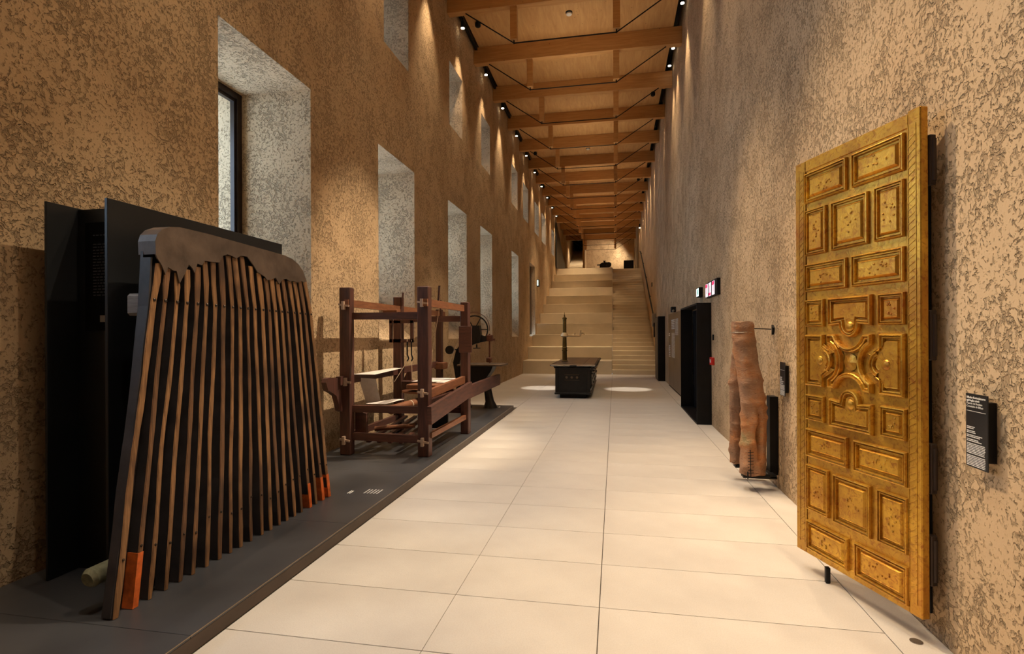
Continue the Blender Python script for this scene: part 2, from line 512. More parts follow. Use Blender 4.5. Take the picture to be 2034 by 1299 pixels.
# ------------------------------------------------------------------ walls
def cells(x, y0, y1, z0, z1, holes, mb):
    ys = sorted({y0, y1} | {v for h in holes for v in h[:2]})
    zs = sorted({z0, z1} | {v for h in holes for v in h[2:4]})
    for a, b in zip(ys, ys[1:]):
        for c, d in zip(zs, zs[1:]):
            my, mz = (a + b) / 2, (c + d) / 2
            if any(h[0] < my < h[1] and h[2] < mz < h[3] for h in holes):
                continue
            mb.quad((x, a, c), (x, b, c), (x, b, d), (x, a, d))
YB, YE, ZT = -4.0, 50.0, 9.3
w = MB()
DOORL = (21.7, 23.25, 1.40, 4.42)
cells(XL, YB, YE, -0.1, ZT, [h[:4] for h in WINS] + [DOORL], w)
cells(XO, YB, YE, -0.1, ZT, [(a, b, c + s, d) for a, b, c, d, s in WINS], w)
for (a, b, c, d, s) in WINS:
    for y in (a, b):
        w.quad((XL, y, c), (XL, y, d), (XO, y, d), (XO, y, c + s), (XG, y, c + s))
    w.quad((XL, a, d), (XL, b, d), (XO, b, d), (XO, a, d))
    w.quad((XL, a, c), (XL, b, c), (XG, b, c + s), (XG, a, c + s))
    w.quad((XG, a, c + s), (XG, b, c + s), (XO, b, c + s), (XO, a, c + s))
a, b, c, d = DOORL
for y in (a, b):
    w.quad((XL, y, c), (XL, y, d), (XL - .25, y, d), (XL - .25, y, c))
w.quad((XL, a, d), (XL, b, d), (XL - .25, b, d), (XL - .25, a, d))
wl = struct(w, 'wall_left', M['wall'])
# right wall with the black portal opening
w = MB()
PORT = (9.30, 11.40, -0.1, 1.95)
cells(XR, YB, 40.6, -0.1, ZT, [PORT], w)
w.quad((XR + .7, YB, -.1), (XR + .7, 40.6, -.1), (XR + .7, 40.6, ZT), (XR + .7, YB, ZT))
struct(w, "wall_right", M["wall"])
struct(MB().box(XO, XR + .7, YB - .2, YB, -.1, ZT), 'wall_rear', M['wall'])
struct(MB().box(-2.16, XR + .7, 40.5, 40.7, 0, ZT), 'wall_far', M['wall'])
struct(MB().box(XO, -2.0, 50, 50.2, 0, ZT), 'wall_stair_far', M['wall'])
struct(MB().box(-2.16, -2.06, 38.0, 50.0, 5.35, ZT), 'wall_stair_side', M['wall'])
struct(MB().box(-2.17, -2.05, 37.9, 38.0, 5.35, 8.5), 'trim_1', M['boards'])

# ------------------------------------------------------------------ windows
for n, (a, b, c, d, s) in enumerate(WINS, 1):
    e = setting('window_%d' % n)
    fw = 0.075
    z0 = c + s
    mb = MB()
    mb.box(XG - .07, XG + .02, a, a + fw, z0, d, .004); mb.box(XG - .07, XG + .02, b - fw, b, z0, d, .004)
    mb.box(XG - .07, XG + .02, a + fw, b - fw, z0, z0 + fw, .004); mb.box(XG - .07, XG + .02, a + fw, b - fw, d - fw, d, .004)
    mb.build('window_frame', M['frame'], e)
    g = .03
    mb = MB()
    for q in (0,):
        a2, b2, c2, d2 = a + fw, b - fw, z0 + fw, d - fw
        mb.box(XG - .055, XG - .005, a2, a2 + g, c2, d2); mb.box(XG - .055, XG - .005, b2 - g, b2, c2, d2)
        mb.box(XG - .055, XG - .005, a2 + g, b2 - g, c2, c2 + g); mb.box(XG - .055, XG - .005, a2 + g, b2 - g, d2 - g, d2)
    mb.build('sash', M['frame'], e)
    MB().quad((XG - .03, a2 + g, c2 + g), (XG - .03, b2 - g, c2 + g), (XG - .03, b2 - g, d2 - g), (XG - .03, a2 + g, d2 - g)).build('pane', M['glass'], e)

# ------------------------------------------------------------------ floor
fl = setting('floor')
MB().box(XO, XR + .7, YB, 20.3, -.25, -.006).build('floor_slab', M['joint'], fl)
G = 0.005
colx = [(-1.96, -0.905), (-0.905, -0.088), (-0.088, 1.318)]
rows = [2.986 + 0.559 * k for k in range(-13, 31)]
def tile_mesh(x0, x1, d):
    mb = MB().box(x0 + (.001 if abs(x0 + .905) < .01 else G / 2), x1 - (.001 if abs(x1 + .905) < .01 else G / 2), G / 2, d - G / 2, -.006, 0.0, .0015)
    me = bpy.data.meshes.new('tile'); me.from_pydata(mb.v, [], mb.f); me.materials.append(M['tile'])
    bm = bmesh.new(); bm.from_mesh(me); bmesh.ops.recalc_face_normals(bm, faces=bm.faces); bm.to_mesh(me); bm.free()
    return me
tms = [tile_mesh(x0, x1, .559) for x0, x1 in colx]
tms.append(tile_mesh(1.318, XR, .559 * 3))
far = MB()
for i, y in enumerate(rows):
    if y > 19.9: break
    if 1.2 < y < 12.5:
        for k in range(3):
            o = bpy.data.objects.new('tile', tms[k]); COL.objects.link(o); o.location = (0, y, 0); o.parent = fl
    else:
        y1 = min(y + .559, 20.02)
        for k in range(3):
            far.box(colx[k][0] + G / 2, colx[k][1] - G / 2, y + G / 2, y1 - G / 2, -.006, 0)
    if y > 10.6:                          # past the platform the paving runs to the left wall
        y1 = min(y + .559, 20.02)
        far.box(XL, -1.96 - G / 2, y + G / 2, y1 - G / 2, -.006, 0)
    if i % 3 == 0:
        if y < 9.0 and y > 1.2:
            o = bpy.data.objects.new('edge_tile', tms[3]); COL.objects.link(o); o.location = (0, y, 0); o.parent = fl
        else:
            far.box(1.318 + G / 2, XR, y + G / 2, min(y + .559 * 3, 20.02) - G / 2, -.006, 0)
o = far.build('far_tiles', M['tile'], fl); o['kind'] = 'stuff'
MB().box(XL, -1.96, YB, 10.8, -.006, 0).build('floor_under_platform', M['joint'], fl)
struct(MB().box(XO, XR + .7, 33.25, 50, 5.15, 5.357), 'floor_upper', M['stone'])

# ------------------------------------------------------------------ ceiling
ce = setting('ceiling')
MB().box(XO, XR + .7, YB, YE, 9.15, 9.3).build('ceiling_slab', M['black'], ce)
TY = [12.9 + 2.15 * k for k in range(-1, 13)]
edges = [-4.0, -1.9, .25, 2.4, 4.55, 6.7, 8.6] + TY + [40.85]
for a, b in zip(edges, edges[1:]):
    if b > 40.4: b = 40.5
    if b - a < .3: continue
    MB().box(-3.26, 1.36, a + .002, b - .002, 8.57, 8.66, .002).build('ceiling_board', M['boards'], ce)
ords = ['nearest', 'second', 'third', 'fourth', 'fifth', 'sixth', 'seventh', 'eighth', 'ninth', 'tenth', 'eleventh', 'twelfth', 'thirteenth', 'farthest']
for k, y in enumerate(TY):
    t = thing('roof_truss', 'pine ceiling beam with two posts and black tie rods, %s from the camera' % ords[k], 'roof truss', (0, y, 8.17), 'queen-post trusses under the pine ceiling')
    def P(mb, name, mat, par=None, smooth=False):
        o = mb.build(name, mat, par or t, smooth, origin=None)
        o.location = (0, -y, -8.17) if par is None else (0, 0, 0)
        return o
    P(MB().box(XL, XR, y, y + .17, 8.17, 8.568, .006), 'beam', M['beam'])
    for x in (-2.0, 0.06):
        p = P(MB().box(x - .07, x + .07, y + .02, y + .15, 7.50, 8.17, .004), 'post', M['beam'])
        MB().tube([(x, y + .085, 7.43), (x, y + .085, 7.60)], .014, 8).build('rod_pin', M['black'], p)
    P(MB().tube([(-3.02, y + .085, 8.165), (-2.0, y + .085, 7.445), (0.06, y + .085, 7.445), (1.2, y + .085, 8.165)], .013, 8), 'tie_rod', M['black'])

# ceiling fixtures
for (x, y), lab in (((-.96, 11.88), 'white round smoke detector on the nearest pine ceiling bay in view'), ((-.97, 20.72), 'smaller white smoke detector farther along the pine ceiling')):
    t = thing('smoke_detector', lab, 'smoke detector', (x, y, 8.57), 'smoke detectors')
    MB().lathe([(.075, 0), (.075, -.02), (.06, -.03)], (0, 0, 0), 20).build('base', M['black'], t, True)
    MB().lathe([(.062, -.028), (.062, -.055), (.045, -.068), (.01, -.07)], (0, 0, 0), 20).build('sensor_cap', M['whiteplastic'], t, True)
for (x, y), lab in (((-3.02, 11.86), 'small black ceiling speaker near the left wall, nearest bay'), ((1.13, 16.3), 'small black ceiling speaker near the right wall'),
                    ((-3.01, 20.77), 'small black ceiling speaker near the left wall, farther along'), ((1.09, 25.21), 'tiny black ceiling speaker near the right wall, farthest one')):
    tag(MB().lathe([(.05, 0), (.065, -.03), (.065, -.09), (.05, -.11), (.02, -.115)], (x, y, 8.57), 16).build('ceiling_speaker', M['black'], None, True), lab, 'speaker', 'black ceiling speakers')
# track lamps and their tracks in the dark slots
tag(MB().box(-3.36, -3.30, YB + .1, 34, 8.50, 8.54).build('lamp_track', M['black']), 'black lamp track in the slot along the left wall', 'lamp track')
tag(MB().box(1.42, 1.48, YB + .1, 38, 8.78, 8.82).build('lamp_track', M['black']), 'black lamp track in the slot along the right wall', 'lamp track')
def ordn(i):
    return ['first', 'second', 'third', 'fourth', 'fifth', 'sixth', 'seventh', 'eighth', 'ninth', 'tenth', 'eleventh', 'twelfth', 'thirteenth', 'fourteenth'][i]
for side, ys in (('left', [q for q in SPOT_L if q > 11]), ('right', [q for q in SPOT_R if q > 11])):
    for i, y in enumerate(ys):
        x, z = (-3.29, 8.36) if side == 'left' else (1.45, 8.62)
        t = thing('track_lamp', 'small black track lamp, %s lit one along the %s ceiling edge' % (ordn(i), side), 'spotlight', (x, y, z), 'track lamps along the %s wall' % side)
        MB().tube([(0, 0, .16), (0, 0, .06)], .012, 8).build('stem', M['black'], t)
        MB().lathe([(.03, .08), (.045, .07), (.045, -.06), (.038, -.06)], (0, 0, 0), 16).build('lamp_housing', M['black'], t, True)
        MB().lathe([(.04, -.058), (.04, -.072), (.02, -.076)], (0, 0, 0), 14).build('lens', M['lamp'], t)

# ------------------------------------------------------------------ stairs
st = setting('stairs')
st['label'] = 'sandstone seating steps beside a flight of small steps'
for n in range(1, 12):
    y = 20 + 1.2 * (n - 1)
    MB().box(XL, -0.098, y, y + 1.26 if n < 11 else 33.25, .487 * (n - 1) - (.0 if n == 1 else .02), .487 * n, .008).build('seating_step', M['stone'], st)
for k in range(33):
    y = 20 + .4 * k
    MB().box(-0.094, XR, y, y + .45, .16233 * k - (0 if k == 0 else .01), .16233 * (k + 1), .006).build('stair_step', M['stone'], st)
MB().box(XL, XR, 20.5, 33, 0, .1).build('stair_core', M['stone'], st)
# handrail of the small steps
t = thing('handrail', 'dark metal handrail rising beside the small steps on the right wall', 'handrail', (1.47, 21, 2.0))
pts = [(1.47, 21.0, 1.35), (1.47, 21.15, 2.05), (1.47, 26.8, 4.30), (1.47, 31.6, 6.15), (1.47, 32.4, 6.3)]
o = MB().tube(pts, .03, 8).build('rail', M['black'], t); o.location = (-1.47, -21, -2.0)
for y, z in ((21.4, 2.13), (24, 3.17), (26.8, 4.28), (29.4, 5.28), (31.6, 6.12)):
    o = MB().bar((1.47, y, z - .03), (1.55, y, z - .08), .03, .03).build('bracket', M['black'], t); o.location = (-1.47, -21, -2.0)
tag(MB().box(1.40, 1.55, 21.1, 21.35, 1.75, 2.25, .01).build('wall_lantern', M['steel']), 'grey metal box on the wall where the handrail begins', 'box')
# second flight far behind
for k in range(18):
    MB().box(XL, -2.17, 38.4 + .42 * k, 38.4 + .42 * k + .46, 5.35 + .17 * k, 5.35 + .17 * (k + 1), .006).build('upper_stair_step', M['stone'], st)
# dark guard of the upper level by the left wall
tag(MB().prism([(31.4, 5.36), (37.6, 5.36), (37.6, 5.95), (31.6, 8.0), (31.4, 8.0)], 'x', -3.36, -3.32).build('dark_guard_panel', M['blackpanel']), 'tall dark guard panel against the left wall above the seating steps', 'panel')

# ------------------------------------------------------------------ left wall door and its sign
e = setting('door_1')
MB().box(XL - .22, XL - .16, 21.72, 23.23, 1.47, 4.40, .004).build('door_leaf', M['darkdoor'], e)
MB().box(XL - .16, XL - .0, 21.70, 21.76, 1.47, 4.42).build('door_frame', M['black'], e)
MB().tube([(XL - .16, 21.85, 2.4), (XL - .10, 21.85, 2.4), (XL - .10, 21.95, 2.4)], .012, 8).build('door_handle', M['steel'], e)
def sign(name, label, y, z, w_, h_, lit, parent_fill=None, x=XL, side=1):
    t = thing(name, label, 'sign', (x, y, z))
    MB().box(0 if side > 0 else -.09, .09 if side > 0 else 0, -w_ / 2, w_ / 2, -h_ / 2, h_ / 2, .004).build('sign_housing', M['black'], t)
    return t
t = sign('exit_sign', 'small lit exit sign on the left wall beside the dark door', 23.9, 3.76, .30, .30, 0)
MB().box(.02, .07, -.152, -.15, -.12, .12).build('lit_face', M['exitlit'], t)

# ------------------------------------------------------------------ steel platform
pf = thing('exhibit_platform', 'low dark steel platform along the left wall under the old machines', 'platform', (0, 0, 0))
PX0, PX1, PY1 = XL + .01, -1.96, 10.42
ys = [-3.9, -2.4, -.9, .7, 2.2, 3.72, 5.2, 6.7, 8.2, PY1]
for a, b in zip(ys, ys[1:]):
    MB().box(PX0, PX1, a + .0015, b - .0015, .075, .090, .001).build('steel_plate', M['plate'], pf)
MB().box(PX0, PX1 - .02, -3.9, PY1 - .05, 0.0, .075).build('recessed_base', M['black'], pf)
MB().box(PX1, PX1 + .002, -3.9, PY1, .086, .0905).build('edge_strip', M['plateedge'], pf)
MB().box(PX1 - .004, PX1, -3.9, PY1, .004, .074).build('gap_shade', M['gap_shade'], pf)  # brown strip standing in for the shadowed gap under the plates
def bars(rows_, x0, y0, dx, dy, z, mat, name, lab):
    """short printed lines lying on the platform"""
    mb = MB()
    for i, (a, L) in enumerate(rows_):
        mb.box(x0 + dx * i, x0 + dx * i + dx * .45, y0 + a, y0 + a + L, z, z + .0006)
    return tag(mb.build(name, mat), lab, 'label')
bars([(0, .13), (0, .12), (0, .13), (0, .12), (0, .13)], -2.20, 4.45, .030, 0, .0905, M['caption'], 'printed_caption', 'white printed caption on the steel platform beside the slatted board')
bars([(0, .09), (0, .08)], -2.34, 4.42, .02, 0, .0905, M['white'], 'printed_title', 'short white printed title left of the long caption on the platform')
bars([(0, .16), (0, .15), (0, .16)], -2.15, 7.50, .03, 0, .0905, M['white'], 'printed_caption', 'white printed caption on the platform at the foot of the loom')
bars([(0, .10)] * 3, -2.30, 10.1, .05, 0, .0905, M['white'], 'printed_caption', 'white printed caption on the platform in front of the band saw')

# ------------------------------------------------------------------ black freestanding display wall behind the slatted board
t = thing('display_wall', 'tall black steel display wall standing behind the slatted board', 'display wall', (0, 0, 0))
MB().box(-2.82, -2.80, 2.55, 4.17, .0905, 2.275, .002).build('front_panel', M['blackpanel'], t)
MB().box(-3.215, -3.20, 2.535, 4.17, .0905, 2.272, .002).build('back_panel', M['blackpanel'], t)
MB().box(-3.20, -2.82, 2.72, 2.74, .0905, 2.262).build('text_panel', M['blackpanel'], t)
MB().box(-3.14, -2.82, 2.712, 2.72, 1.53, 2.18, .001).build('screen', M['niche'], t)
MB().box(-3.02, -2.84, 2.700, 2.712, 1.58, 1.62).build('pale_strip', M['greywood'], t)  # pale grey strip low on the screen
mb = MB(); random.seed(3)
for i in range(24):
    z = 2.10 - i * .018
    x = -3.08
    while x < -2.84:
        L = random.uniform(.008, .03)
        if 2 < i < 21 or i < 1: mb.box(x, x + L, 2.7105, 2.712, z, z + .004)
        x += L + .008
o = mb.build('small_print', M['greyprint'], t); o['kind'] = 'stuff'

# ------------------------------------------------------------------ slatted board (large comb of slats under a sheet)
t = thing('slatted_board', 'tall fan of weathered brown wooden slats under a leathery sheet, standing on the platform', 'slatted board', (0, 0, 0))
BOLT = [(2.543, 1.695), (2.619, 1.694), (2.702, 1.693), (2.776, 1.691), (2.858, 1.69), (2.933, 1.689), (3.009, 1.688), (3.083, 1.686), (3.164, 1.685), (3.239, 1.684), (3.316, 1.682), (3.394, 1.681), (3.478, 1.68), (3.553, 1.678), (3.626, 1.677), (3.703, 1.676), (3.775, 1.675), (3.865, 1.673), (3.94, 1.672), (4.017, 1.671), (4.1, 1.669)]
BOT = [2.262, 2.369, 2.463, 2.569, 2.67, 2.765, 2.873, 2.982, 3.081, 3.178, 3.281, 3.399, 3.496, 3.597, 3.692, 3.793, 3.887, 4.008, 4.098, 4.204, 4.302]
TOP = [(2.585, 1.90), (2.645, 1.88), (2.709, 1.86), (2.789, 1.89), (2.872, 1.915), (2.932, 1.955), (3.0, 1.958), (3.068, 2.015), (3.138, 2.02), (3.2, 2.015), (3.271, 2.035), (3.36, 1.98), (3.444, 1.94), (3.522, 1.91), (3.589, 1.925), (3.66, 1.90), (3.727, 1.925), (3.812, 1.92), (3.882, 1.92), (3.954, 1.935), (4.022, 1.94)]
def xp(z): return -2.44 - .06 * (z - .09) / 2.04
random.seed(11)
for i in range(21):
    yb, (yt, zt), (yu, zu) = BOT[i], BOLT[i], TOP[i]
    path = []
    ph = random.uniform(0, 6); am = random.uniform(.003, .011)
    zb = .092
    for k in range(17):
        f = k / 16
        z = zb + (zt - zb) * f
        path.append((yb + (yt - yb) * f + am * (math.sin(ph + 5 * f) + .35 * math.sin(2 * ph + 13 * f)) * math.sin(PI * f), z))
    bow = random.uniform(-.006, .006)
    path.append(((yt + yu) / 2 + bow, (zt + zu) / 2))
    path.append((yu, zu))
    wd = random.uniform(.0155, .0195) if i else .020
    mb = MB(); n = len(path)
    for k, (y, z) in enumerate(path):
        hw = wd * (1.35 if k > 16 else 1.0) * (0.80 if k == 0 else 1) * random.uniform(.86, 1.10)
        x = xp(z) + (.006 if k == 0 else 0) * 0
        dep = .065
        c = .005
        for (dx, dy) in ((0, -hw + c), (0, hw - c), (-c, hw), (-dep, hw), (-dep, -hw), (-c, -hw)):
            mb.v.append((x + dx, y + dy, z))
    for k in range(n - 1):
        for j in range(6):
            l = (j + 1) % 6
            mb.f.append((k * 6 + j, k * 6 + l, (k + 1) * 6 + l, (k + 1) * 6 + j))
    mb.f.append(tuple(range(6))[::-1]); mb.f.append(tuple((n - 1) * 6 + j for j in range(6)))
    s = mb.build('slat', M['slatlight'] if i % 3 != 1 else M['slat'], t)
    s.data.materials.append(M['slatside'])  # dark side faces paint in the shade between the slats
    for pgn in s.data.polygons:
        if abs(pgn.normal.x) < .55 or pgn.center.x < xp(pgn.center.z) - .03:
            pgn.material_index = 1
    MB().lathe([(.010, -.002), (.009, .004), (.004, .008)], (xp(zt), yt, zt), 10, 'x').build('nail', M['nail'], s)
    zn = .36 + random.uniform(-.05, .05); fn = (zn - zb) / (zt - zb)
    MB().lathe([(.008, -.002), (.007, .004), (.003, .007)], (xp(zn), yb + (yt - yb) * fn, zn), 8, 'x').build('nail', M['nail'], s)
    if i in (1, 17, 19, 20):
        hgt = .27 if i == 1 else .20
        mb = MB()
        for k in range(5):
            z = zb + hgt * k / 4; y = yb + (yt - yb) * (z - zb) / (zt - zb)
            hw = wd + .0015
            for (dx, dy) in ((.0015, -hw), (.0015, hw), (-.066, hw), (-.066, -hw)):
                mb.v.append((xp(z) + dx, y + dy, z))
        for k in range(4):
            for j in range(4):
                l = (j + 1) % 4
                mb.f.append((k * 4 + j, k * 4 + l, (k + 1) * 4 + l, (k + 1) * 4 + j))
        mb.f.append((3, 2, 1, 0)); mb.f.append((16, 17, 18, 19))
        p = mb.build('painted_tip', M['orange'], s); p['label'] = 'orange painted slat tip'
# dark boards behind, joining the slats
mb = MB()
OUTB = [(2.30, .16), (2.52, 1.66), (2.545, 1.93), (2.555, 2.03), (2.60, 2.085), (2.70, 2.11), (3.75, 2.09), (3.90, 2.05), (3.98, 1.98), (4.10, 1.66), (4.30, .16)]
mb.v += [(xp(z) - .068, y, z) for y, z in OUTB] + [(xp(z) - .085, y, z) for y, z in OUTB]
n = len(OUTB)
mb.f.append(tuple(range(n))); mb.f.append(tuple(range(n, 2 * n))[::-1])
for k in range(n): mb.f.append((k, (k + 1) % n, n + (k + 1) % n, n + k))
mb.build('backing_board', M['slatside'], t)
mb = MB()                                   # end board on the near edge
E1 = [(2.246, .10), (2.520, 1.66), (2.545, 1.93)]
for k, (y, z) in enumerate(E1):
    for (dx, dy) in ((-.012, -.006), (-.012, .006), (-.065, .006), (-.065, -.006)):
        mb.v.append((xp(z) + dx, y + dy, z))
for k in range(2):
    for j in range(4):
        l = (j + 1) % 4
        mb.f.append((k * 4 + j, k * 4 + l, (k + 1) * 4 + l, (k + 1) * 4 + j))
mb.f.append((3, 2, 1, 0)); mb.f.append((8, 9, 10, 11))
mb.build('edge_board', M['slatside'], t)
OUT = [(2.549, 1.947), (2.548, 2.02), (2.563, 2.059), (2.595, 2.091), (2.654, 2.118), (2.722, 2.129), (2.943, 2.131), (3.289, 2.122), (3.731, 2.110), (3.834, 2.096), (3.922, 2.063), (3.985, 2.01), (4.03, 1.937), (3.994, 1.925), (3.954, 1.935), (3.90, 1.915), (3.85, 1.925), (3.801, 1.915), (3.75, 1.930), (3.704, 1.922), (3.66, 1.88), (3.62, 1.925), (3.589, 1.915), (3.522, 1.896), (3.49, 1.92), (3.46, 1.931), (3.409, 1.945), (3.371, 1.987), (3.324, 2.025), (3.305, 2.04), (3.238, 2.036), (3.2, 2.012), (3.156, 2.023), (3.112, 2.028), (3.068, 2.01), (3.037, 1.964), (2.976, 1.959), (2.912, 1.959), (2.888, 1.927), (2.851, 1.934), (2.826, 1.873), (2.811, 1.90), (2.784, 1.92), (2.75, 1.86), (2.71, 1.80), (2.69, 1.87), (2.671, 1.868), (2.632, 1.885), (2.61, 1.84), (2.588, 1.89), (2.558, 1.928)]
from mathutils.geometry import tessellate_polygon
n = len(OUT)
tri = tessellate_polygon([[Vector((0, y, z)) for y, z in OUT]])
mb = MB()
mb.v += [(xp(z) + .012, y, z) for y, z in OUT] + [(xp(z) + .004, y, z) for y, z in OUT] + [(xp(z) - .10, y, z) for y, z in OUT[:13]]
mb.f += [tuple(q) for q in tri] + [tuple(n + k for k in q)[::-1] for q in tri]
for k in range(n): mb.f.append((k, (k + 1) % n, n + (k + 1) % n, n + k))
for k in range(12): mb.f.append((n + k, n + k + 1, 2 * n + k + 1, 2 * n + k))
mb.build('leathery_sheet', M['hide'], t)
p = MB().box(-2.70, -2.60, 2.565, 4.10, 1.61, 1.735, .015).build('upper_batten', M['greywood'], t)
p = MB().tube([(-2.60, 2.25, .275), (-2.60, 2.27, .278), (-2.60, 2.3, .28), (-2.60, 4.3, .28)], [.035, .050, .048, .045], 12).build('lower_batten', M['stump'], t, True)

# ------------------------------------------------------------------ loom
t = thing('loom', 'dark brown wooden floor loom with white warp cloth on the platform', 'loom', (-2.6, 6.8, .09))
def L(mb, name, mat, smooth=False, par=None):
    o = mb.build(name, mat, par or t, smooth)
    if par is None: o.location = (2.6, -6.8, -.09)
    return o
Z0 = .0905
posts = [(-3.10, 5.87, 2.05, .135, .11), (-2.16, 5.93, 2.05, .135, .12), (-2.08, 7.38, 1.95, .115, .13), (-3.10, 7.42, 2.04, .125, .12), (-3.08, 9.22, 1.94, .11, .10)]
for (x, y, zt, wx, wy) in posts:
    L(MB().box(x - wx / 2, x + wx / 2, y - wy / 2, y + wy / 2, Z0, zt, .008), 'post', M['loom'])
rails = [((-3.07, 5.80, 1.865), (-3.07, 9.45, 1.865), .05, .085, M['loomlight']), ((-2.12, 5.84, 1.862), (-2.10, 7.45, 1.862), .05, .085, M['loomlight']),
 ((-3.17, 5.90, 1.715), (-2.10, 5.92, 1.715), .06, .08, M['loomx']), ((-3.10, 7.40, 1.715), (-2.08, 7.40, 1.715), .06, .08, M['loomx']),
 ((-3.10, 5.90, .625), (-2.10, 5.92, .625), .07, .08, M['loomx']), ((-3.05, 5.90, .30), (-2.10, 5.92, .285), .07, .085, M['loomx']),
 ((-3.12, 5.70, .965), (-3.12, 9.25, .965), .06, .10, M['loomx']), ((-2.10, 5.93, .33), (-2.08, 7.38, .33), .05, .06, M['loomlight']),
 ((-3.10, 5.93, .30), (-3.10, 7.42, .30), .05, .08, M['loomx']), ((-3.10, 7.42, .42), (-2.10, 7.38, .42), .06, .08, M['loomx']),
 ((-2.14, 5.98, .80), (-2.09, 7.38, .86), .05, .10, M['loomlight']), ((-3.10, 6.9, 1.80), (-2.9, 6.9, 1.80), .05, .05, M['loomlight'])]
for a, b, w_, h_, m_ in rails:
    L(MB().bar(a, b, w_, h_), 'rail', m_)
# long inclined side planks on the aisle side
L(MB().bar((-2.01, 5.66, .60), (-2.01, 7.38, .725), .05, .20), 'side_plank', M['loomx'])
L(MB().bar((-2.22, 6.0, .60), (-2.22, 10.25, .615), .06, .20), 'side_plank', M['loomx'])
# scrolled arm of the breast beam
sc_ = [(5.44, .97), (5.46, 1.01), (5.52, 1.02), (5.75, 1.0), (5.75, .93), (5.80, .60), (5.74, .62), (5.70, .72), (5.66, .80), (5.58, .84), (5.48, .88)]
L(MB().prism(sc_, 'x', -3.18, -3.12), 'scrolled_bracket', M['loom'])
L(MB().prism([(x, z) for x, z in ((-3.02, .66), (-2.86, .66), (-2.86, .97), (-2.92, .96), (-3.0, .80))], 'y', 7.28, 7.34), 'scrolled_bracket', M['loom'])
L(MB().prism([(-3.04, .30), (-2.90, .30), (-2.90, .56), (-3.04, .60)], 'y', 5.95, 6.0), 'lower_board', M['loomx'])
L(MB().box(-2.98, -2.62, 7.22, 7.36, .70, .84, .01), 'block', M['loom'])
L(MB().box(-3.12, -2.95, 9.05, 9.3, .88, 1.0, .01), 'block', M['loomlight'])
L(MB().box(-2.62, -2.22, 6.50, 6.72, .80, .86, .01), 'beater_block', M['loomlight'])
# cloth
L(MB().quad((-3.09, 5.98, 1.022), (-2.80, 5.98, 1.022), (-2.95, 7.2, 1.022), (-3.09, 7.2, 1.022)), 'warp_cloth', M['cloth'])
mb = MB()
for k in range(8):
    f = k / 8; g = (k + 1) / 8
    a0, b0 = (-3.12 + .10 * f, 6.2, .965 - .31 * f), (-2.90 + .06 * f, 6.22, .95 - .27 * f)
    a1, b1 = (-3.12 + .10 * g, 6.2, .965 - .31 * g), (-2.90 + .06 * g, 6.22, .95 - .27 * g)
    mb.quad(a0, b0, b1, a1)
L(mb, 'hanging_cloth', M['cloth'])
L(MB().quad((-2.93, 6.0, .672), (-2.68, 6.0, .672), (-2.58, 6.35, .69), (-2.72, 6.35, .69)), 'rolled_cloth', M['cloth'])
L(MB().box(-2.74, -2.37, 7.0, 7.62, .845, .852), 'warp_cloth', M['cloth'])
L(MB().prism([(-2.36, .80), (-2.20, .80), (-2.20, .852), (-2.36, .852)], 'y', 6.9, 7.6), 'warp_cloth', M['cloth'])
# rollers
r1 = L(MB().tube([(-2.62, 6.02, .60), (-2.30, 7.35, .66)], .055, 14), 'cloth_roller', M['loomlight'], True)
for f in (.28, .62, .8):
    p = Vector((-2.62, 6.02, .60)).lerp(Vector((-2.30, 7.35, .66)), f); q = Vector((-2.62, 6.02, .60)).lerp(Vector((-2.30, 7.35, .66)), f + .012)
    MB().tube([p, q], .058, 14).build('string_band', M['thread'], r1)
L(MB().lathe([(.14, -.02), (.14, .02)], (-2.32, 7.2, .66), 20, 'y'), 'ratchet_wheel', M['loom'], True)
L(MB().tube([(-3.0, 6.4, .30), (-2.5, 6.5, .34)], .03, 10), 'treadle_bar', M['loomlight'])
for i in range(4):
    L(MB().bar((-2.95 + .14 * i, 6.1, .20), (-2.9 + .14 * i, 7.2, .34), .05, .03), 'treadle', M['loomx'])
L(MB().prism([(-2.52, .24), (-2.2, .24), (-2.2, .58), (-2.36, .58), (-2.62, .36)], 'y', 6.9, 6.95), 'dark_guard', M['black'])
L(MB().lathe([(.26, 0), (.26, .02), (.18, .03)], (-2.5, 6.75, .74), 24), 'wooden_disc', M['loomlight'], True)
# heddle frame hanging behind
fr = MB().box(-3.22, -3.18, 7.36, 7.40, 1.38, 1.72).box(-2.90, -2.86, 7.36, 7.40, 1.38, 1.72).box(-3.22, -2.86, 7.36, 7.40, 1.66, 1.70).box(-3.22, -2.86, 7.36, 7.40, 1.38, 1.43)
L(fr, 'heddle_frame', M['loom'])
L(MB().box(-2.15, -1.965, 7.285, 7.31, 1.24, 1.61, .004), 'hanging_board', M['loomx'])
for pts in ([(-2.80, 7.0, 1.45), (-2.82, 7.0, 1.1), (-2.95, 6.9, .85)], [(-2.74, 7.0, 1.42), (-2.74, 7.0, 1.15), (-2.73, 7.0, .88)], [(-2.2, 6.6, 1.85), (-2.33, 6.7, 1.30), (-2.36, 6.7, .9)], [(-2.15, 7.3, 1.45), (-2.55, 8.0, .95)]):
    L(MB().tube(pts, .004, 5), 'string', M['thread'])
for x in (-2.80, -2.74):
    L(MB().tube([(x, 7.0, 1.40), (x, 7.0, 1.22), (x + .02, 7.0, 1.17), (x, 7.0, 1.13)], .010, 6), 'hook', M['black'])
for (x, y, z) in ((-3.10, 5.81, 1.84), (-3.10, 5.81, .27), (-2.16, 5.865, 1.86), (-2.16, 5.865, .83), (-2.16, 5.865, .27), (-3.08, 5.81, .95)):
    L(MB().bar((x - .06, y - .02, z + .01), (x + .07, y - .02, z - .01), .018, .022).box(x - .015, x + .015, y - .045, y, z - .05, z + .045), 'wooden_peg', M['peg'])
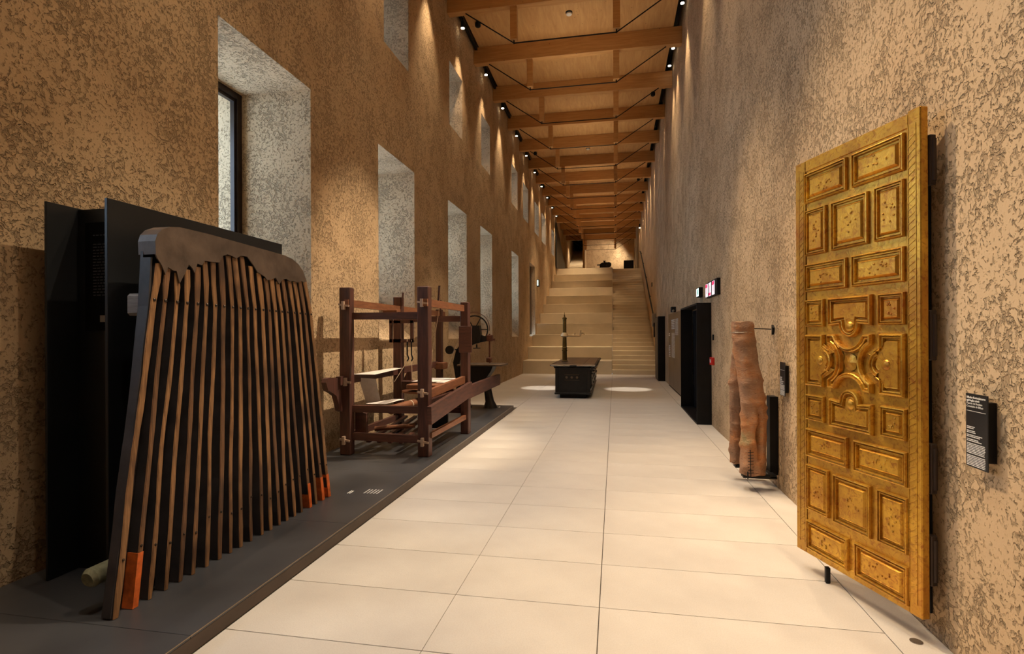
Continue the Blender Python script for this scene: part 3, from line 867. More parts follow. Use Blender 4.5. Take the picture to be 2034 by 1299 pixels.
for (x, y) in ((-3.02, 7.36), (-2.15, 6.4), (-3.04, 9.15)):
    L(MB().bar((x, y, 1.91), (x + .015, y, 2.10), .02, .02), 'upright_pin', M['loom'])

# ------------------------------------------------------------------ band saw
t = thing('band_saw', 'old black cast iron band saw with spoked wheel standing behind the loom', 'band saw', (-2.6, 10.0, .09))
def S(mb, name, mat, smooth=False):
    o = mb.build(name, mat, t, smooth); o.location = (2.6, -10.0, -.09); return o
YS = 10.02
cf = [(-2.98, .0905), (-2.76, .0905), (-2.76, .55), (-2.86, .70), (-2.93, .95), (-2.86, 1.14), (-2.74, 1.26), (-2.58, 1.33), (-2.34, 1.37), (-2.30, 1.40), (-2.32, 1.46), (-2.45, 1.46), (-2.60, 1.52), (-2.74, 1.50), (-2.88, 1.36), (-3.00, 1.18), (-3.06, .95), (-3.00, .60)]
S(MB().prism(cf, 'y', YS - .05, YS + .06), 'column', M['iron'])
def ringy(cx, cz, R, r, name, mat):
    pts = [(cx + R * math.cos(2 * PI * k / 36), YS - .02, cz + R * math.sin(2 * PI * k / 36)) for k in range(36)]
    S(MB().tube(pts, r, 8, closed=True), name, mat, True)
ringy(-2.64, 1.585, .262, .013, 'wheel_rim', M['iron'])
for k in range(6):
    a = PI / 3 * k
    S(MB().bar((-2.64 + .03 * math.cos(a), YS - .02, 1.585 + .03 * math.sin(a)), (-2.64 + .255 * math.cos(a), YS - .02, 1.585 + .255 * math.sin(a)), .016, .02, (0, 1, 0)), 'wheel_spoke', M['iron'])
S(MB().lathe([(.04, -.06), (.05, -.04), (.05, .06), (.03, .08)], (-2.64, YS - .02, 1.585), 16, 'y'), 'wheel_hub', M['iron'], True)
S(MB().prism([(-2.74, 1.34), (-2.52, 1.34), (-2.50, 1.50), (-2.52, 1.66), (-2.72, 1.66), (-2.75, 1.50)], 'y', YS - .12, YS + .02), 'motor_casing', M['iron'])
arc = [(-2.64 + .30 * math.cos(a), YS - .03, 1.60 + .31 * math.sin(a)) for a in [PI * .62 - PI * .66 * k / 14 for k in range(15)]]
S(MB().tube(arc, .007, 6), 'blade_guard', M['rust'])
S(MB().tube([(-2.34, YS - .03, 1.50), (-2.34, YS - .03, .95)], .016, 8), 'guide_post', M['rust'])
S(MB().box(-2.39, -2.28, YS - .08, YS + .04, 1.36, 1.48, .01).box(-2.29, -2.24, YS - .05, YS + .01, 1.37, 1.41), 'guide_clamp', M['rust'])
S(MB().box(-2.40, -2.30, YS - .07, YS + .03, .96, 1.05, .01), 'lower_guide', M['rust'])
S(MB().lathe([(.01, 0), (.075, .0), (.075, .012), (.015, .02), (.015, .08)], (-2.60, YS, 1.22), 16), 'hand_wheel', M['iron'], True)
S(MB().box(-2.90, -2.05, YS - .32, YS + .30, .90, .932, .004), 'table_top', M['ironworn'])
S(MB().prism([(-2.90, .56), (-2.70, .50), (-2.42, .60), (-2.28, .80), (-2.24, .90), (-2.90, .90)], 'y', YS - .20, YS + .15), 'table_bracket', M['iron'])
ringy(-2.64, .62, .24, .02, 'lower_wheel', M['iron'])
for k in range(5):
    a = 2 * PI / 5 * k + .3
    S(MB().bar((-2.64, YS - .04, .62), (-2.64 + .235 * math.cos(a), YS - .04, .62 + .235 * math.sin(a)), .02, .03, (0, 1, 0)), 'wheel_spoke', M['iron'])
S(MB().tube([(-2.42, YS, .66), (-2.38, YS, .40), (-2.35, YS, .22), (-2.34, YS, .14), (-2.34, YS, .092)], [.075, .075, .085, .12, .14], 16), 'foot', M['iron'], True)
S(MB().tube([(-2.84, YS, .50), (-2.82, YS, .22), (-2.82, YS, .092)], [.07, .075, .12], 14), 'foot', M['iron'], True)
S(MB().lathe([(.08, -.03), (.08, .03)], (-3.06, YS - .25, 1.20), 24, 'y').tube([(-3.06, YS - .2, 1.2), (-2.98, YS, 1.2)], .015, 8), 'pulley', M['iron'], True)

# ------------------------------------------------------------------ iron kitchen range with tap column
t = thing('kitchen_range', 'long black cast iron kitchen range standing in the aisle before the steps', 'kitchen range', (-.95, 12.5, 0))
def R_(mb, name, mat, smooth=False, par=None):
    o = mb.build(name, mat, par or t, smooth)
    if par is None: o.location = (.95, -12.5, 0)
    return o
Y0, Y1 = 12.52, 16.1
R_(MB().box(-1.26, -.66, Y0 + .06, Y1 - .06, 0, .10), 'plinth', M['black'])
R_(MB().box(-1.385, -.535, Y0 - .02, Y1 + .02, .085, .135, .012), 'base_moulding', M['iron'])
R_(MB().box(-1.365, -.555, Y0, Y1, .13, .725, .012), 'body', M['iron'])
R_(MB().box(-1.365, -1.29, Y0 - .012, Y0 + .02, .14, .715, .006), 'corner_pilaster', M['iron'])
R_(MB().box(-.63, -.555, Y0 - .012, Y0 + .02, .14, .715, .006), 'corner_pilaster', M['iron'])
pl = R_(MB().box(-1.16, -.80, Y0 - .012, Y0, .41, .56, .004), 'maker_plate', M['iron'])
mb = MB()
mb.box(-1.15, -.81, Y0 - .016, Y0 - .011, .545, .552).box(-1.15, -.81, Y0 - .016, Y0 - .011, .418, .425)
for x in (-1.10, -.98, -.86):
    mb.lathe([(.030, -.006), (.022, -.001), (.008, 0)][::-1], (x, Y0 - .012, .485), 8, 'y')
pr = mb.build('raised_relief', M['ironworn'], pl)
R_(MB().box(-1.44, -.46, Y0 - .07, Y1 + .07, .755, .785, .008), 'hot_plate', M['ironworn'])
R_(MB().box(-.72, -.715, Y0 - .06, Y1 + .06, .785, .788), 'plate_joint', M['black'])
rim = [(-1.46, Y0 - .09, .765), (-.44, Y0 - .09, .765), (-.44, Y1 + .09, .765), (-1.46, Y1 + .09, .765)]
R_(MB().tube(rim[:2], .022, 10), 'front_rail', M['steel'], True)
R_(MB().tube([rim[0], rim[3]], .02, 10), 'side_rail', M['iron'], True)
R_(MB().tube([rim[1], rim[2]], .02, 10), 'side_rail', M['iron'], True)
for (x, y) in ((-1.40, Y0 - .06), (-.50, Y0 - .06)):
    R_(MB().tube([(x, y - .02, .765), (x * 1.0 + (.03 if x < -1 else -.03), y + .03, .71), (x + (.06 if x < -1 else -.06), y + .06, .73)], .018, 8), 'rail_bracket', M['iron'])
R_(MB().box(-1.02, -.86, Y0 - .115, Y0 - .06, .735, .775, .006), 'rail_clamp', M['iron'])
for k in range(4):                                   # oven doors on the aisle side
    ya = Y0 + .10 + k * .88
    d = R_(MB().box(-.557, -.530, ya, ya + .74, .22, .66, .008), 'oven_door', M['iron'])
    MB().tube([(-.53, ya + .1, .60), (-.47, ya + .12, .60), (-.47, ya + .62, .60), (-.53, ya + .64, .60)], .012, 8).build('door_handle', M['steel'], d)
    MB().lathe([(.03, 0), (.04, .01), (.02, .03)], (-.53, ya + .37, .42), 14, 'x').build('knob', M['steel'], d)
    MB().box(-.56, -.51, ya + .02, ya + .12, .28, .31, .004).box(-.56, -.51, ya + .02, ya + .12, .55, .58, .004).build('hinge', M['iron'], d)
R_(MB().tube([(-.50, Y0 + .1, .70), (-.40, Y0 + .15, .78), (-.38, Y0 + .3, .84), (-.38, Y0 + 1.9, .84), (-.40, Y0 + 2.0, .80), (-.50, Y0 + 2.1, .70)], .022, 8), 'towel_rail', M['iron'], True)
c_ = thing('tap_column', 'tall brass column with a side tap rising from the kitchen range', 'tap column', (-1.27, 13.9, .786))
MB().lathe([(.085, 0), (.085, .02), (.060, .035), (.058, .26), (.070, .27), (.070, .29), (.058, .30), (.058, .33), (.070, .34), (.070, .355), (.055, .37), (.050, .62)], (0, 0, 0), 20).build('lower_shaft', M['oldbrass'], c_, True)
MB().lathe([(.06, .62), (.10, .64), (.105, .66), (.085, .69), (.07, .72), (.05, .74)], (0, 0, 0), 20).build('collar', M['brass'], c_, True)
MB().lathe([(.047, .74), (.047, 1.08), (.060, 1.09), (.060, 1.12), (.03, 1.14), (.018, 1.15), (.018, 1.19), (.008, 1.20), (.008, 1.26), (.002, 1.27)], (0, 0, 0), 20).build('upper_shaft', M['oldbrass'], c_, True)
a_ = MB().tube([(.06, 0, .66), (.22, 0, .655), (.36, 0, .65), (.40, 0, .665), (.41, 0, .71), (.45, 0, .73), (.50, 0, .72), (.52, 0, .68)], [.022, .022, .022, .026, .026, .024, .024, .020], 10).build('tap_arm', M['brass'], c_, True)
MB().tube([(.26, 0, .655), (.26, 0, .74)], .014, 8).box(.24, .28, -.03, .03, .725, .74).tube([(.41, 0, .71), (.41, 0, .81)], .015, 8).box(.385, .435, -.03, .03, .795, .81).build('tap_handle', M['brass'], a_)

# ------------------------------------------------------------------ right side: gilt door leaf, hinged 19 degrees off the wall
d_ = Vector((-0.33140, 0.94349, 0)); n_ = Vector((-d_.y, d_.x, 0))
t = thing('gilded_door', 'tall gilded panelled door leaf standing ajar from the right wall', 'door leaf', (1.44, 2.89, .125))
t.rotation_euler = (0, 0, math.atan2(-d_.y, -d_.x))     # local +x runs from the far edge to the near edge
DW = .897
# local frame: u along width (0 far .. DW near), v = out of the face, w = height
t.location = (1.44 + d_.x * DW, 2.89 + d_.y * DW, .125)
DH = 2.445
def loc(u, v, w_): return (u, -v, w_)        # face normal is local -y
def D(mb, name, mat, smooth=False, par=None):
    mb.v = [loc(*q) for q in mb.v]
    return mb.build(name, mat, par or t, smooth)
D(MB().box(.10, DW - .075, -.030, -.004, .03, DH - .03), 'core_board', M['gold'])
D(MB().box(0, .092, -.036, 0, 0, DH - .0, .004), 'far_stile', M['goldred'])
D(MB().box(DW - .072, DW, -.040, .004, 0.0, DH + .012, .005), 'near_stile', M['gold'])
D(MB().box(.092, DW - .072, -.036, 0, .0, .05, .004), 'bottom_rail', M['gold'])
D(MB().box(.092, DW - .072, -.036, 0, DH - .07, DH + .002, .004), 'top_rail', M['gold'])
def poly_inset(pts, d):
    n = len(pts); out = []
    for i in range(n):
        p0, p1, p2 = Vector(pts[i - 1]), Vector(pts[i]), Vector(pts[(i + 1) % n])
        e1 = (p1 - p0).normalized(); e2 = (p2 - p1).normalized()
        n1 = Vector((-e1.y, e1.x)); n2 = Vector((-e2.y, e2.x))
        b = n1 + n2
        if b.length < 1e-5: b = n1
        b.normalize(); c = max(.45, b.dot(n1))
        out.append(tuple(p1 + b * (d / c)))
    return out
def panel(pts, name, prof, mat):
    """pts counter-clockwise in (u, w); prof = list of (inset, height); last ring is filled"""
    mb = MB(); n = len(pts)
    for (ins, h) in prof:
        q = poly_inset(pts, ins)
        mb.v += [(u, h, w_) for u, w_ in q]
    for j in range(len(prof) - 1):
        for k in range(n):
            l = (k + 1) % n
            mb.f.append((j * n + k, j * n + l, (j + 1) * n + l, (j + 1) * n + k))
    last = (len(prof) - 1) * n
    tr = tessellate_polygon([[Vector((mb.v[last + k][0], 0, mb.v[last + k][2])) for k in range(n)]])
    mb.f += [tuple(last + k for k in q) for q in tr]
    return D(mb, name, mat)
PROF = [(0, -.006), (0, .006), (.003, .015), (.008, .017), (.010, .007), (.014, .005), (.017, .013), (.021, .013), (.024, -.003), (.033, -.003), (.046, .013), (.048, .010), (.052, .010)]
PROFS = [(0, -.006), (0, .006), (.003, .015), (.007, .016), (.009, .007), (.012, .005), (.014, .012), (.018, .012), (.020, -.003), (.026, -.003), (.037, .013), (.039, .010), (.042, .010)]
PROFL = [(0, -.006), (0, .008), (.004, .020), (.010, .023), (.013, .012), (.016, .010), (.019, .017), (.023, .016), (.026, -.003), (.031, -.003), (.040, .011), (.043, .010)]
def rect(u0, u1, w0, w1): return [(u0, w0), (u1, w0), (u1, w1), (u0, w1)]
zo = .125
LA = [(.098, .436, 2.30, 2.485), (.478, .808, 2.30, 2.485), (.098, .277, 1.975, 2.255), (.323, .586, 1.975, 2.255), (.631, .806, 1.975, 2.258), (.098, .434, 1.752, 1.922), (.475, .806, 1.752, 1.925),
      (.099, .257, 1.537, 1.70), (.652, .808, 1.540, 1.70), (.102, .257, .962, 1.118), (.663, .815, .962, 1.12), (.102, .436, .735, .908), (.483, .818, .735, .908),
      (.102, .289, .406, .685), (.329, .596, .400, .68), (.641, .822, .405, .682), (.102, .438, .160, .340), (.488, .824, .155, .345)]
for (u0, u1, w0, w1) in LA:
    small = (u1 - u0) < .2
    panel(rect(u0, u1, w0 - zo, w1 - zo), 'raised_panel', PROFS if small else PROF, M['golddeep'])
def arcp(cx, cz, r, a0, a1, n=10):
    return [(cx + r * math.cos(math.radians(a0 + (a1 - a0) * k / n)), cz + r * math.sin(math.radians(a0 + (a1 - a0) * k / n))) for k in range(n + 1)]
c1 = 1.333 - zo
# panel above the star, with a round drop at its lower edge, and the one below with a round rise
up = [(.300, 1.537 - zo)] + arcp(.458, 1.545 - zo, .072, 180, 360) + [(.610, 1.537 - zo), (.610, 1.702 - zo), (.300, 1.702 - zo)]
panel(up, 'lobed_panel', PROFL, M['golddeep'])
dn = [(.305, .952 - zo), (.614, .952 - zo), (.614, 1.117 - zo)] + arcp(.460, 1.11 - zo, .072, 0, 180) + [(.305, 1.117 - zo)]
panel(dn, 'lobed_panel', PROFL, M['golddeep'])
lf = [(.103, 1.174 - zo), (.255, 1.174 - zo), (.255, 1.262 - zo)] + arcp(.252, c1, .072, -90, 90) + [(.256, 1.404 - zo), (.256, 1.487 - zo), (.103, 1.487 - zo)]
panel(lf, 'lobed_panel', PROFL, M['golddeep'])
rt = [(.663, 1.176 - zo), (.811, 1.176 - zo), (.811, 1.494 - zo), (.663, 1.494 - zo), (.663, 1.404 - zo)] + arcp(.668, c1, .072, 90, 270) + [(.663, 1.262 - zo)]
panel(rt, 'lobed_panel', PROFL, M['golddeep'])
for (u, w_) in ((.458, 1.533 - zo), (.460, 1.10 - zo)):
    D(MB().lathe([(.032, .004), (.030, .011), (.024, .017), (.014, .021), (.004, .022)], (u, 0, w_), 20, 'y'), 'boss', M['gold'], True)
for (u, w_) in ((.225, c1), (.700, c1)):
    D(MB().lathe([(.030, .004), (.028, .010), (.022, .015), (.012, .018), (.003, .019)], (u, 0, w_), 20, 'y'), 'boss', M['gold'], True)
# four-pointed star with concave sides
sx0, sx1, sz0, sz1 = .298, .614, 1.176 - zo, 1.490 - zo
cxs, czs = (sx0 + sx1) / 2, (sz0 + sz1) / 2
star = [(sx0, sz0), (sx0 + .05, sz0)] + arcp(cxs, sz0 - .035, .108, 158, 22, 8)[0:] + [(sx1 - .05, sz0), (sx1, sz0), (sx1, sz0 + .05)] \
    + arcp(sx1 + .035, czs, .108, 248, 112, 8) + [(sx1, sz1 - .05), (sx1, sz1), (sx1 - .05, sz1)] + arcp(cxs, sz1 + .035, .108, 338, 202, 8) \
    + [(sx0 + .05, sz1), (sx0, sz1), (sx0, sz1 - .05)] + arcp(sx0 - .035, czs, .108, 68, -68, 8) + [(sx0, sz0 + .05)]
panel(star, 'star_panel', [(0, -.006), (0, .012), (.005, .026), (.011, .028), (.015, .016), (.021, .020), (.026, .016), (.031, .000), (.036, .000)], M['golddeep'])
D(MB().lathe([(.05, .002), (.03, .007), (.012, .014), (.002, .016)], (cxs, 0, czs), 8, 'y'), 'rosette', M['gold'])
# incised border along both stiles
mb = MB()
k = 0; w_ = .10
while w_ < DH - .12:
    mb.bar((DW - .066, .005, w_), (DW - .030, .005, w_ + .022), .004, .003, (0, 1, 0)); w_ += .034
mb.box(DW - .070, DW - .067, .003, .0065, .06, DH - .06).box(DW - .027, DW - .024, .003, .0065, .06, DH - .06)
o = D(mb, 'chased_border', M['gold']); o['kind'] = 'stuff'
mb = MB(); w_ = .08
while w_ < DH - .1:
    mb.bar((.040, .001, w_), (.070, .001, w_ + .020), .004, .003, (0, 1, 0)); w_ += .040
mb.box(.034, .037, -.001, .002, .06, DH - .06).box(.074, .077, -.001, .002, .06, DH - .06)
o = D(mb, 'chased_border', M['goldred']); o['kind'] = 'stuff'
# small knob ornaments in the panels
mb = MB(); random.seed(5)
for (u0, u1, w0, w1) in LA:
    cu, cw = (u0 + u1) / 2, (w0 + w1) / 2 - zo
    for k in range(9):
        a = random.uniform(0, 2 * PI); rr = random.uniform(.2, 1)
        du, dw = (u1 - u0) * .22 * rr * math.cos(a), (w1 - w0) * .22 * rr * math.sin(a)
        mb.lathe([(.006, .010), (.005, .014), (.001, .0155)], (cu + du, 0, cw + dw), 6, 'y')
o = D(mb, 'chased_foliage', M['goldred']); o['kind'] = 'stuff'
for w_ in (2.20, 1.36, .72, .28):
    h_ = D(MB().box(DW - .03, DW + .008, -.075, -.040, w_ - .12, w_ + .12, .004), 'hinge_plate', M['hinge'])
    D(MB().tube([(DW + .004, -.062, w_ - .10), (DW + .004, -.062, w_ + .10)], .012, 10), 'hinge_barrel', M['hinge'], True, h_)
tag(MB().box(1.235, 1.26, 3.51, 3.54, 0, .095, .004).build('door_support', M['black']), 'small black steel foot under the gilded door', 'support')
tag(MB().box(1.535, 1.549, 3.02, 3.07, .10, 2.40, .004).build('hanging_bar', M['black']), 'black steel bar on the wall behind the gilded door', 'bar')

# ------------------------------------------------------------------ bark trunks
def trunk(path, name, label, segs=72, seed=1, crack=False, flat_y=.9):
    rnd = random.Random(seed)
    P_ = [Vector((x, y, z)) for x, y, z, r in path]; R0 = [q[3] for q in path]
    # resample
    n = 130; mb = MB()
    zs = [p.z for p in P_]
    knots = [(rnd.uniform(0, 2 * PI), rnd.uniform(zs[-1], zs[0]), rnd.uniform(.008, .022), rnd.uniform(.02, .05)) for _ in range(44)]
    for i in range(n + 1):
        z = zs[0] + (zs[-1] - zs[0]) * i / n
        for j in range(len(zs) - 1):
            if zs[j] >= z >= zs[j + 1] or j == len(zs) - 2:
                f = (z - zs[j]) / (zs[j + 1] - zs[j]); break
        f = min(max(f, 0), 1)
        c = P_[j].lerp(P_[j + 1], f); r = R0[j] + (R0[j + 1] - R0[j]) * f
        for k in range(segs):
            a = 2 * PI * k / segs
            rr = r * (1 + .035 * math.sin(3 * a + z * 5) + .025 * math.sin(5 * a - z * 9 + seed) + .018 * math.sin(z * 31 + 2 * math.sin(a * 2)) + .010 * math.sin(z * 83 + 3 * math.sin(a * 3 + z * 6)) + .008 * math.sin(11 * a + z * 14))
            for (ka, kz, kh, ks) in knots:
                da = math.atan2(math.sin(a - ka), math.cos(a - ka)) * r
                g = (da / .05) ** 2 + ((z - kz) / ks * 1.4) ** 2
                if g < 6: rr += kh * math.exp(-g) * (r / .11)
            if crack and .25 < z < .85:
                da = math.atan2(math.sin(a + 1.28), math.cos(a + 1.28)) * r
                rr -= .065 * math.exp(-((da - .012 * math.sin(z * 21)) / .020) ** 2) * math.sin(PI * (z - .25) / .6)
                rr += .014 * math.exp(-((da - .03) / .018) ** 2) * math.sin(PI * (z - .25) / .6)
            mb.v.append((c.x + rr * math.cos(a), c.y + rr * math.sin(a) * flat_y, z + .006 * math.sin(4 * a) * (1 if i in (0, n) else 0)))
    for i in range(n):
        for k in range(segs):
            l = (k + 1) % segs
            mb.f.append((i * segs + k, i * segs + l, (i + 1) * segs + l, (i + 1) * segs + k))
    mb.f.append(tuple(range(segs))); mb.f.append(tuple(n * segs + k for k in range(segs))[::-1])
    tt = thing(name, label, 'bark trunk', (path[-1][0], path[-1][1], path[-1][2]), 'bark trunks on the right wall')
    o = mb.build('bark_tube', M['bark'], tt, True); o.location = (-path[-1][0], -path[-1][1], -path[-1][2])
    return tt
BIG = [(1.198, 5.5, 1.605, .096), (1.206, 5.5, 1.512, .099), (1.227, 5.5, 1.337, .106), (1.250, 5.5, 1.20, .104), (1.273, 5.5, 1.095, .108), (1.294, 5.5, .894, .109), (1.302, 5.5, .692, .113), (1.300, 5.5, .491, .112), (1.294, 5.5, .289, .115), (1.290, 5.5, .152, .114)]
SML = [(1.240, 5.86, 1.316, .052), (1.228, 5.86, 1.163, .056), (1.221, 5.86, .842, .062), (1.223, 5.86, .404, .066), (1.224, 5.86, .17, .064)]
tb = trunk(BIG, 'bark_trunk', 'large gnarled bark trunk held upright in front of the thinner one', seed=3, crack=True)
ts = trunk(SML, 'bark_trunk', 'thinner smooth orange bark trunk half hidden behind the large gnarled one', seed=8)
def TB(mb, nm, mat):
    o = mb.build(nm, mat, tb); o.location = (-BIG[-1][0], -BIG[-1][1], -BIG[-1][2])
TB(MB().tube([(1.198 + .1 * math.cos(a), 5.5 + .092 * math.sin(a), 1.505) for a in [2 * PI * k / 24 for k in range(24)]], .004, 6, closed=True), 'binding_wire', M['steel'])
TB(MB().tube([(1.245, 5.385, .40), (1.25, 5.383, .15)], .004, 6), 'stitched_seam', M['black'])
mb = MB()
for k in range(8):
    mb.tube([(1.225, 5.385, .18 + .028 * k), (1.275, 5.385, .185 + .028 * k)], .0025, 5)
TB(mb, 'stitches', M['black'])
t = thing('trunk_bracket', 'black steel bracket and hook on the wall carrying the two bark trunks', 'bracket', (1.55, 5.6, .1))
def K(mb, nm):
    o = mb.build(nm, M['black'], t); o.location = (-1.55, -5.6, -.1)
K(MB().box(1.475, 1.55, 5.60, 5.72, .12, .88, .003), 'wall_plate')
K(MB().box(1.20, 1.50, 5.46, 5.56, .115, .138, .002).box(1.44, 1.50, 5.46, 5.72, .125, .150), 'shelf_plate')
K(MB().box(1.20, 1.50, 5.80, 5.90, .130, .155, .002).box(1.44, 1.50, 5.70, 5.90, .130, .155), 'shelf_plate')
K(MB().tube([(1.22, 5.37, .13), (1.22, 5.37, .20)], .006, 6).tube([(1.22, 5.37, .14), (1.30, 5.5, .14)], .006, 6), 'prong')
K(MB().tube([(1.25, 5.56, 1.545), (1.52, 5.72, 1.535)], .006, 6).prism([(5.70, 1.52), (5.74, 1.48), (5.74, 1.58), (5.70, 1.55)], 'x', 1.53, 1.55), 'upper_hook')

# ------------------------------------------------------------------ right wall plaques
FONT = None
def text_obj(body, size, name, mat, parent, loc_, rot, bold=0.0, align='LEFT'):
    cu = bpy.data.curves.new(name, 'FONT')
    cu.body = body; cu.size = size; cu.align_x = align; cu.offset = bold
    cu.extrude = .0004
    cu.resolution_u = 2
    o = bpy.data.objects.new(name, cu); COL.objects.link(o)
    cu.materials.append(mat)
    bpy.context.view_layer.update()
    me = bpy.data.meshes.new_from_object(o.evaluated_get(bpy.context.evaluated_depsgraph_get()))
    bpy.data.objects.remove(o)
    o = bpy.data.objects.new(name, me); COL.objects.link(o)
    o.parent = parent; o.location = loc_; o.rotation_euler = rot
    return o
def plaque(label, ya, yb, z0, z1, x, title, seed):
    """ya = far edge (text starts there), yb = near edge"""
    t = thing('wall_label', label, 'sign', (x, (ya + yb) / 2, (z0 + z1) / 2), 'black text plaques on the right wall')
    cy, cz = (ya + yb) / 2, (z0 + z1) / 2
    w_ = ya - yb
    MB().box(0, .004, yb - cy, ya - cy, z0 - cz, z1 - cz, .001).build('plate', M['blackpanel'], t)
    MB().box(.004, XR - x, -w_ * .3, w_ * .3, -(z1 - z0) * .4, (z1 - z0) * .4).build('spacer', M['black'], t)
    left = ya - cy - .008
    rot = (PI / 2, 0, -PI / 2)
    zz = z1 - cz
    sc = (z1 - z0) / .31
    for i, s_ in enumerate(title):
        if not s_: continue
        text_obj(s_, .0125 * sc, 'heading_line', M['white'], t, (-.0012, left, zz - (.020 + .0125 * i) * sc), rot, .0003 if i < 2 else 0.0)
    MB().box(-.0012, 0, left - w_ * .86, left, zz - .074 * sc, zz - .0725 * sc).build('rule', M['white'], t)
    rnd = random.Random(seed); mb = MB()
    z = zz - .142 * sc
    lines = [.45, .35, None, .42, .44, None, .78, .70, None, .58, .75, None] + [.93] * 7 + [None] + [.93] * 7
    for L_ in lines:
        if L_ is None:
            z -= .0045 * sc; continue
        y = left
        end = left - (w_ - .014) * L_
        while y > end + .004:
            wl_ = min(rnd.uniform(.006, .018) * sc, y - end)
            mb.box(-.001, 0, y - wl_, y, z, z + .0033 * sc)
            y -= wl_ + .0022 * sc
        z -= .0066 * sc
    o = mb.build('body_print', M['white'], t); o['kind'] = 'stuff'
plaque('black text plaque on the right wall beside the gilded door', 2.673, 2.533, .922, 1.236, 1.50, ['Bilboko Kontsulatuaren', 'agiritegiko ateak', 'Puertas del Archivo', 'Consulado de Bilbao'], 4)
plaque('black text plaque on the wall between the bark trunks and the gilded door', 5.395, 5.242, .922, 1.230, 1.51, ['', '', '', ''], 9)

# ------------------------------------------------------------------ black portal and its lining, bronze panel, tall cabinet
t = thing('black_portal', 'deep black steel portal frame projecting from the right wall', 'doorway', (1.55, 9.24, 0))
def B(mb, nm, mat):
    o = mb.build(nm, mat, t); o.location = (-1.55, -9.24, 0); return o
B(MB().box(1.32, 1.549, 9.24, 9.27, 0, 1.995, .002), 'side_panel', M['black'])
B(MB().box(1.32, 1.549, 11.40, 11.43, 0, 1.995, .002), 'side_panel', M['black'])
B(MB().box(1.32, 1.549, 9.27, 11.40, 1.965, 1.995, .002), 'top_panel', M['black'])
B(MB().box(1.32, 1.549, 9.27, 11.40, 0, .02), 'threshold', M['black'])
LN = setting('portal_lining')
MB().box(1.56, 1.58, 9.32, 11.38, .02, 1.94).build('niche_dark_sheet', M['niche'], LN)  # black sheet standing in for the dark inside of the niche
MB().lathe([(.02, 0), (.02, -.03), (.032, -.04), (.02, -.055)], (1.56, 9.75, 1.02), 12, 'x').build('door_knob', M['steel'], LN)
t = thing('tall_black_cabinet', 'tall narrow black cabinet on the right wall at the foot of the steps', 'cabinet', (1.34, 17.45, 0))
o = MB().box(1.34, 1.549, 17.45, 18.6, 0, 2.03, .006).build('cabinet_body', M['black'], t); o.location = (-1.34, -17.45, 0)
o = MB().box(1.325, 1.34, 17.48, 18.57, .03, 2.0, .004).build('cabinet_door', M['blackpanel'], t); o.location = (-1.34, -17.45, 0)
t = thing('bronze_panel', 'bronze coloured wall panel with pale printed text between the black portal and the black cabinet', 'wall panel', (1.54, 13.4, 0))
def Q(mb, nm, mat):
    o = mb.build(nm, mat, t); o.location = (-1.54, -13.4, 0); return o
for a, b in ((11.5, 13.4), (13.4, 14.75), (14.75, 16.1)):
    Q(MB().box(1.525, 1.549, a + .003, b - .003, .03, 2.035, .002), 'panel', M['bronzepanel'])
Q(MB().box(1.53, 1.549, 11.5, 16.1, .0, .03), 'shadow_gap', M['niche'])
mb = MB(); random.seed(21)
def column(ya, yb, z1, z0, dz, h):
    z = z1
    while z > z0:
        y = ya
        while y > yb:
            L_ = random.uniform(.04, .14)
            mb.box(1.523, 1.525, max(yb, y - L_), y, z - h, z); y -= L_ + .03
        z -= dz
column(15.3, 14.5, 1.86, 1.60, .045, .028); column(15.25, 14.5, 1.50, .86, .022, .009)
column(14.35, 13.7, 1.86, 1.45, .022, .009); column(16.0, 15.7, 1.50, 1.40, .05, .03); column(15.98, 15.6, 1.16, .85, .05, .02)
o = Q(mb, 'printed_text', M['white']); o['kind'] = 'stuff'
Q(MB().box(1.522, 1.525, 15.62, 15.98, 1.13, 1.16).box(1.522, 1.525, 15.90, 15.98, 1.02, 1.16), 'printed_arrow', M['white'])
t = thing('wall_camera', 'small black camera above the bronze panel', 'camera', (1.50, 14.48, 2.10))
MB().box(-.07, .05, -.10, .10, -.06, .08, .01).build('camera_housing', M['black'], t)
MB().lathe([(.035, -.07), (.03, -.085), (.01, -.09)], (-.02, -.03, -.02), 12, 'y').build('lens', M['steel'], t, True)
# lit signs
t = thing('exit_sign', 'small lit white exit sign box above the black portal', 'sign', (1.55, 10.25, 2.235))
MB().box(-.07, 0, -.16, .14, -.085, .085, .004).build('sign_housing', M['black'], t)
MB().box(-.073, -.07, -.14, .12, -.07, .07).build('lit_face', M['exitlit'], t)
MB().box(-.0745, -.073, -.10, -.01, -.045, .045).build('green_field', M['exitgreen'], t)
t = thing('triple_sign', 'black wall box with three lit pink and white panes near the portal', 'sign', (1.55, 8.98, 2.20))
MB().box(-.05, 0, -.52, .42, -.125, .125, .004).build('sign_housing', M['black'], t)
for i, y in enumerate((-.32, -.02, .28)):
    p = MB().box(-.054, -.05, y, y + .20, -.105, .105).build('lit_pane', M['redlit'], t)
    MB().box(-.056, -.054, y + .01, y + .19, -.10 if i == 1 else .045, -.055 if i == 1 else .10).box(-.056, -.054, y + .075, y + .105, -.06, .06).build('red_lettering', M['redlit2'], p)
t = thing('call_point', 'red fire call point on the right wall beside the black portal', 'call point', (1.55, 9.05, 1.05))
MB().box(-.05, 0, -.09, .09, -.06, .06, .006).build('box', M['red'], t)
MB().box(-.053, -.05, -.04, .04, -.025, .03).build('button_plate', M['whiteplastic'], t)
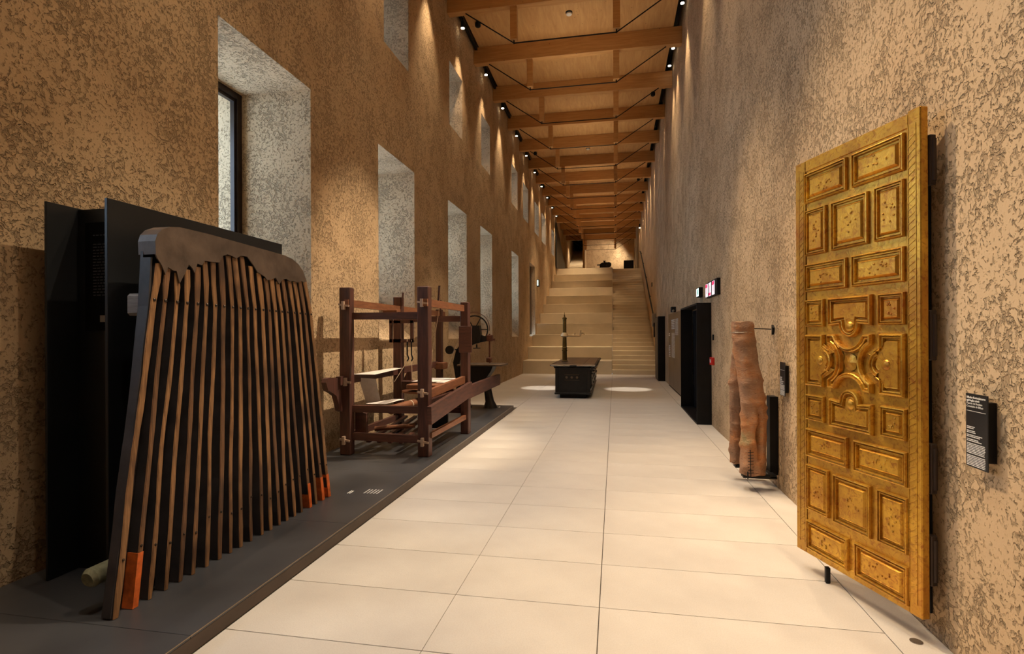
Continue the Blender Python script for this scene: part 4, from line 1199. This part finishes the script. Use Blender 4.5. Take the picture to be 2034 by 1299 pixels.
tag(MB().box(1.53, 1.55, 8.99, 9.07, 1.385, 1.475, .004).build('thermostat', M['black']), 'small black thermostat above the red call point', 'thermostat')
tag(MB().box(1.52, 1.55, 23.1, 23.35, 3.45, 3.62, .004).build('wall_sensor', M['black']), 'tiny black box high on the right wall near the handrail', 'sensor')
t = thing('wall_lamp', 'small lit lamp on the right wall near the far hall', 'lamp', (1.55, 33.5, 8.0))
MB().box(-.08, 0, -.05, .05, -.1, .12, .01).build('lamp_housing', M['black'], t)
MB().lathe([(.04, -.10), (.04, -.13), (.01, -.14)], (-.04, 0, 0), 12).build('lens', M['lamp'], t)
# floor fitting near the gilt door
tag(MB().lathe([(.028, .0002), (.028, .003), (.022, .004)], (1.43, 2.93, 0), 20).build('floor_disc', M['steel'], None, True), 'small round steel floor disc near the right wall', 'floor disc')

# ------------------------------------------------------------------ upper level exhibits
t = thing('machine', 'small black machine on a low plinth at the top of the seating steps', 'machine', (-.58, 33.3, 5.357))
MB().box(-.52, .40, -.3, .3, 0, .11, .01).build('plinth', M['black'], t)
MB().prism([(-.30, .12), (.22, .12), (.30, .25), (.24, .40), (.12, .46), (-.16, .44), (-.30, .34)], 'y', -.18, .18).build('body', M['iron'], t)
MB().lathe([(.12, -.05), (.16, -.03), (.16, .03), (.12, .05)], (.24, -.2, .30), 20, 'y').build('flywheel', M['iron'], t, True)
MB().tube([(-.28, 0, .32), (-.46, 0, .32)], .035, 10).build('shaft', M['iron'], t)
MB().lathe([(.06, .42), (.06, .54), (.09, .55), (.09, .57)], (-.02, 0, 0), 14).build('cap', M['iron'], t, True)
t = thing('black_plinth', 'square black display block at the top of the small steps', 'block', (.88, 34.8, 5.357))
MB().box(-.30, .30, -.3, .3, 0, .72, .01).build('block', M['black'], t)
e = setting('door_2')
MB().box(1.45, 1.55, 37.4, 39.2, 5.357, 7.6).build('door_leaf', M['darkdoor'], e)
struct(MB().box(1.40, 1.55, 39.2, 39.32, 5.357, 8.5), 'trim_2', M['whiteplastic'])
struct(MB().box(1.40, 1.55, 36.4, 36.55, 5.357, 8.5), 'trim_3', M['whiteplastic'])
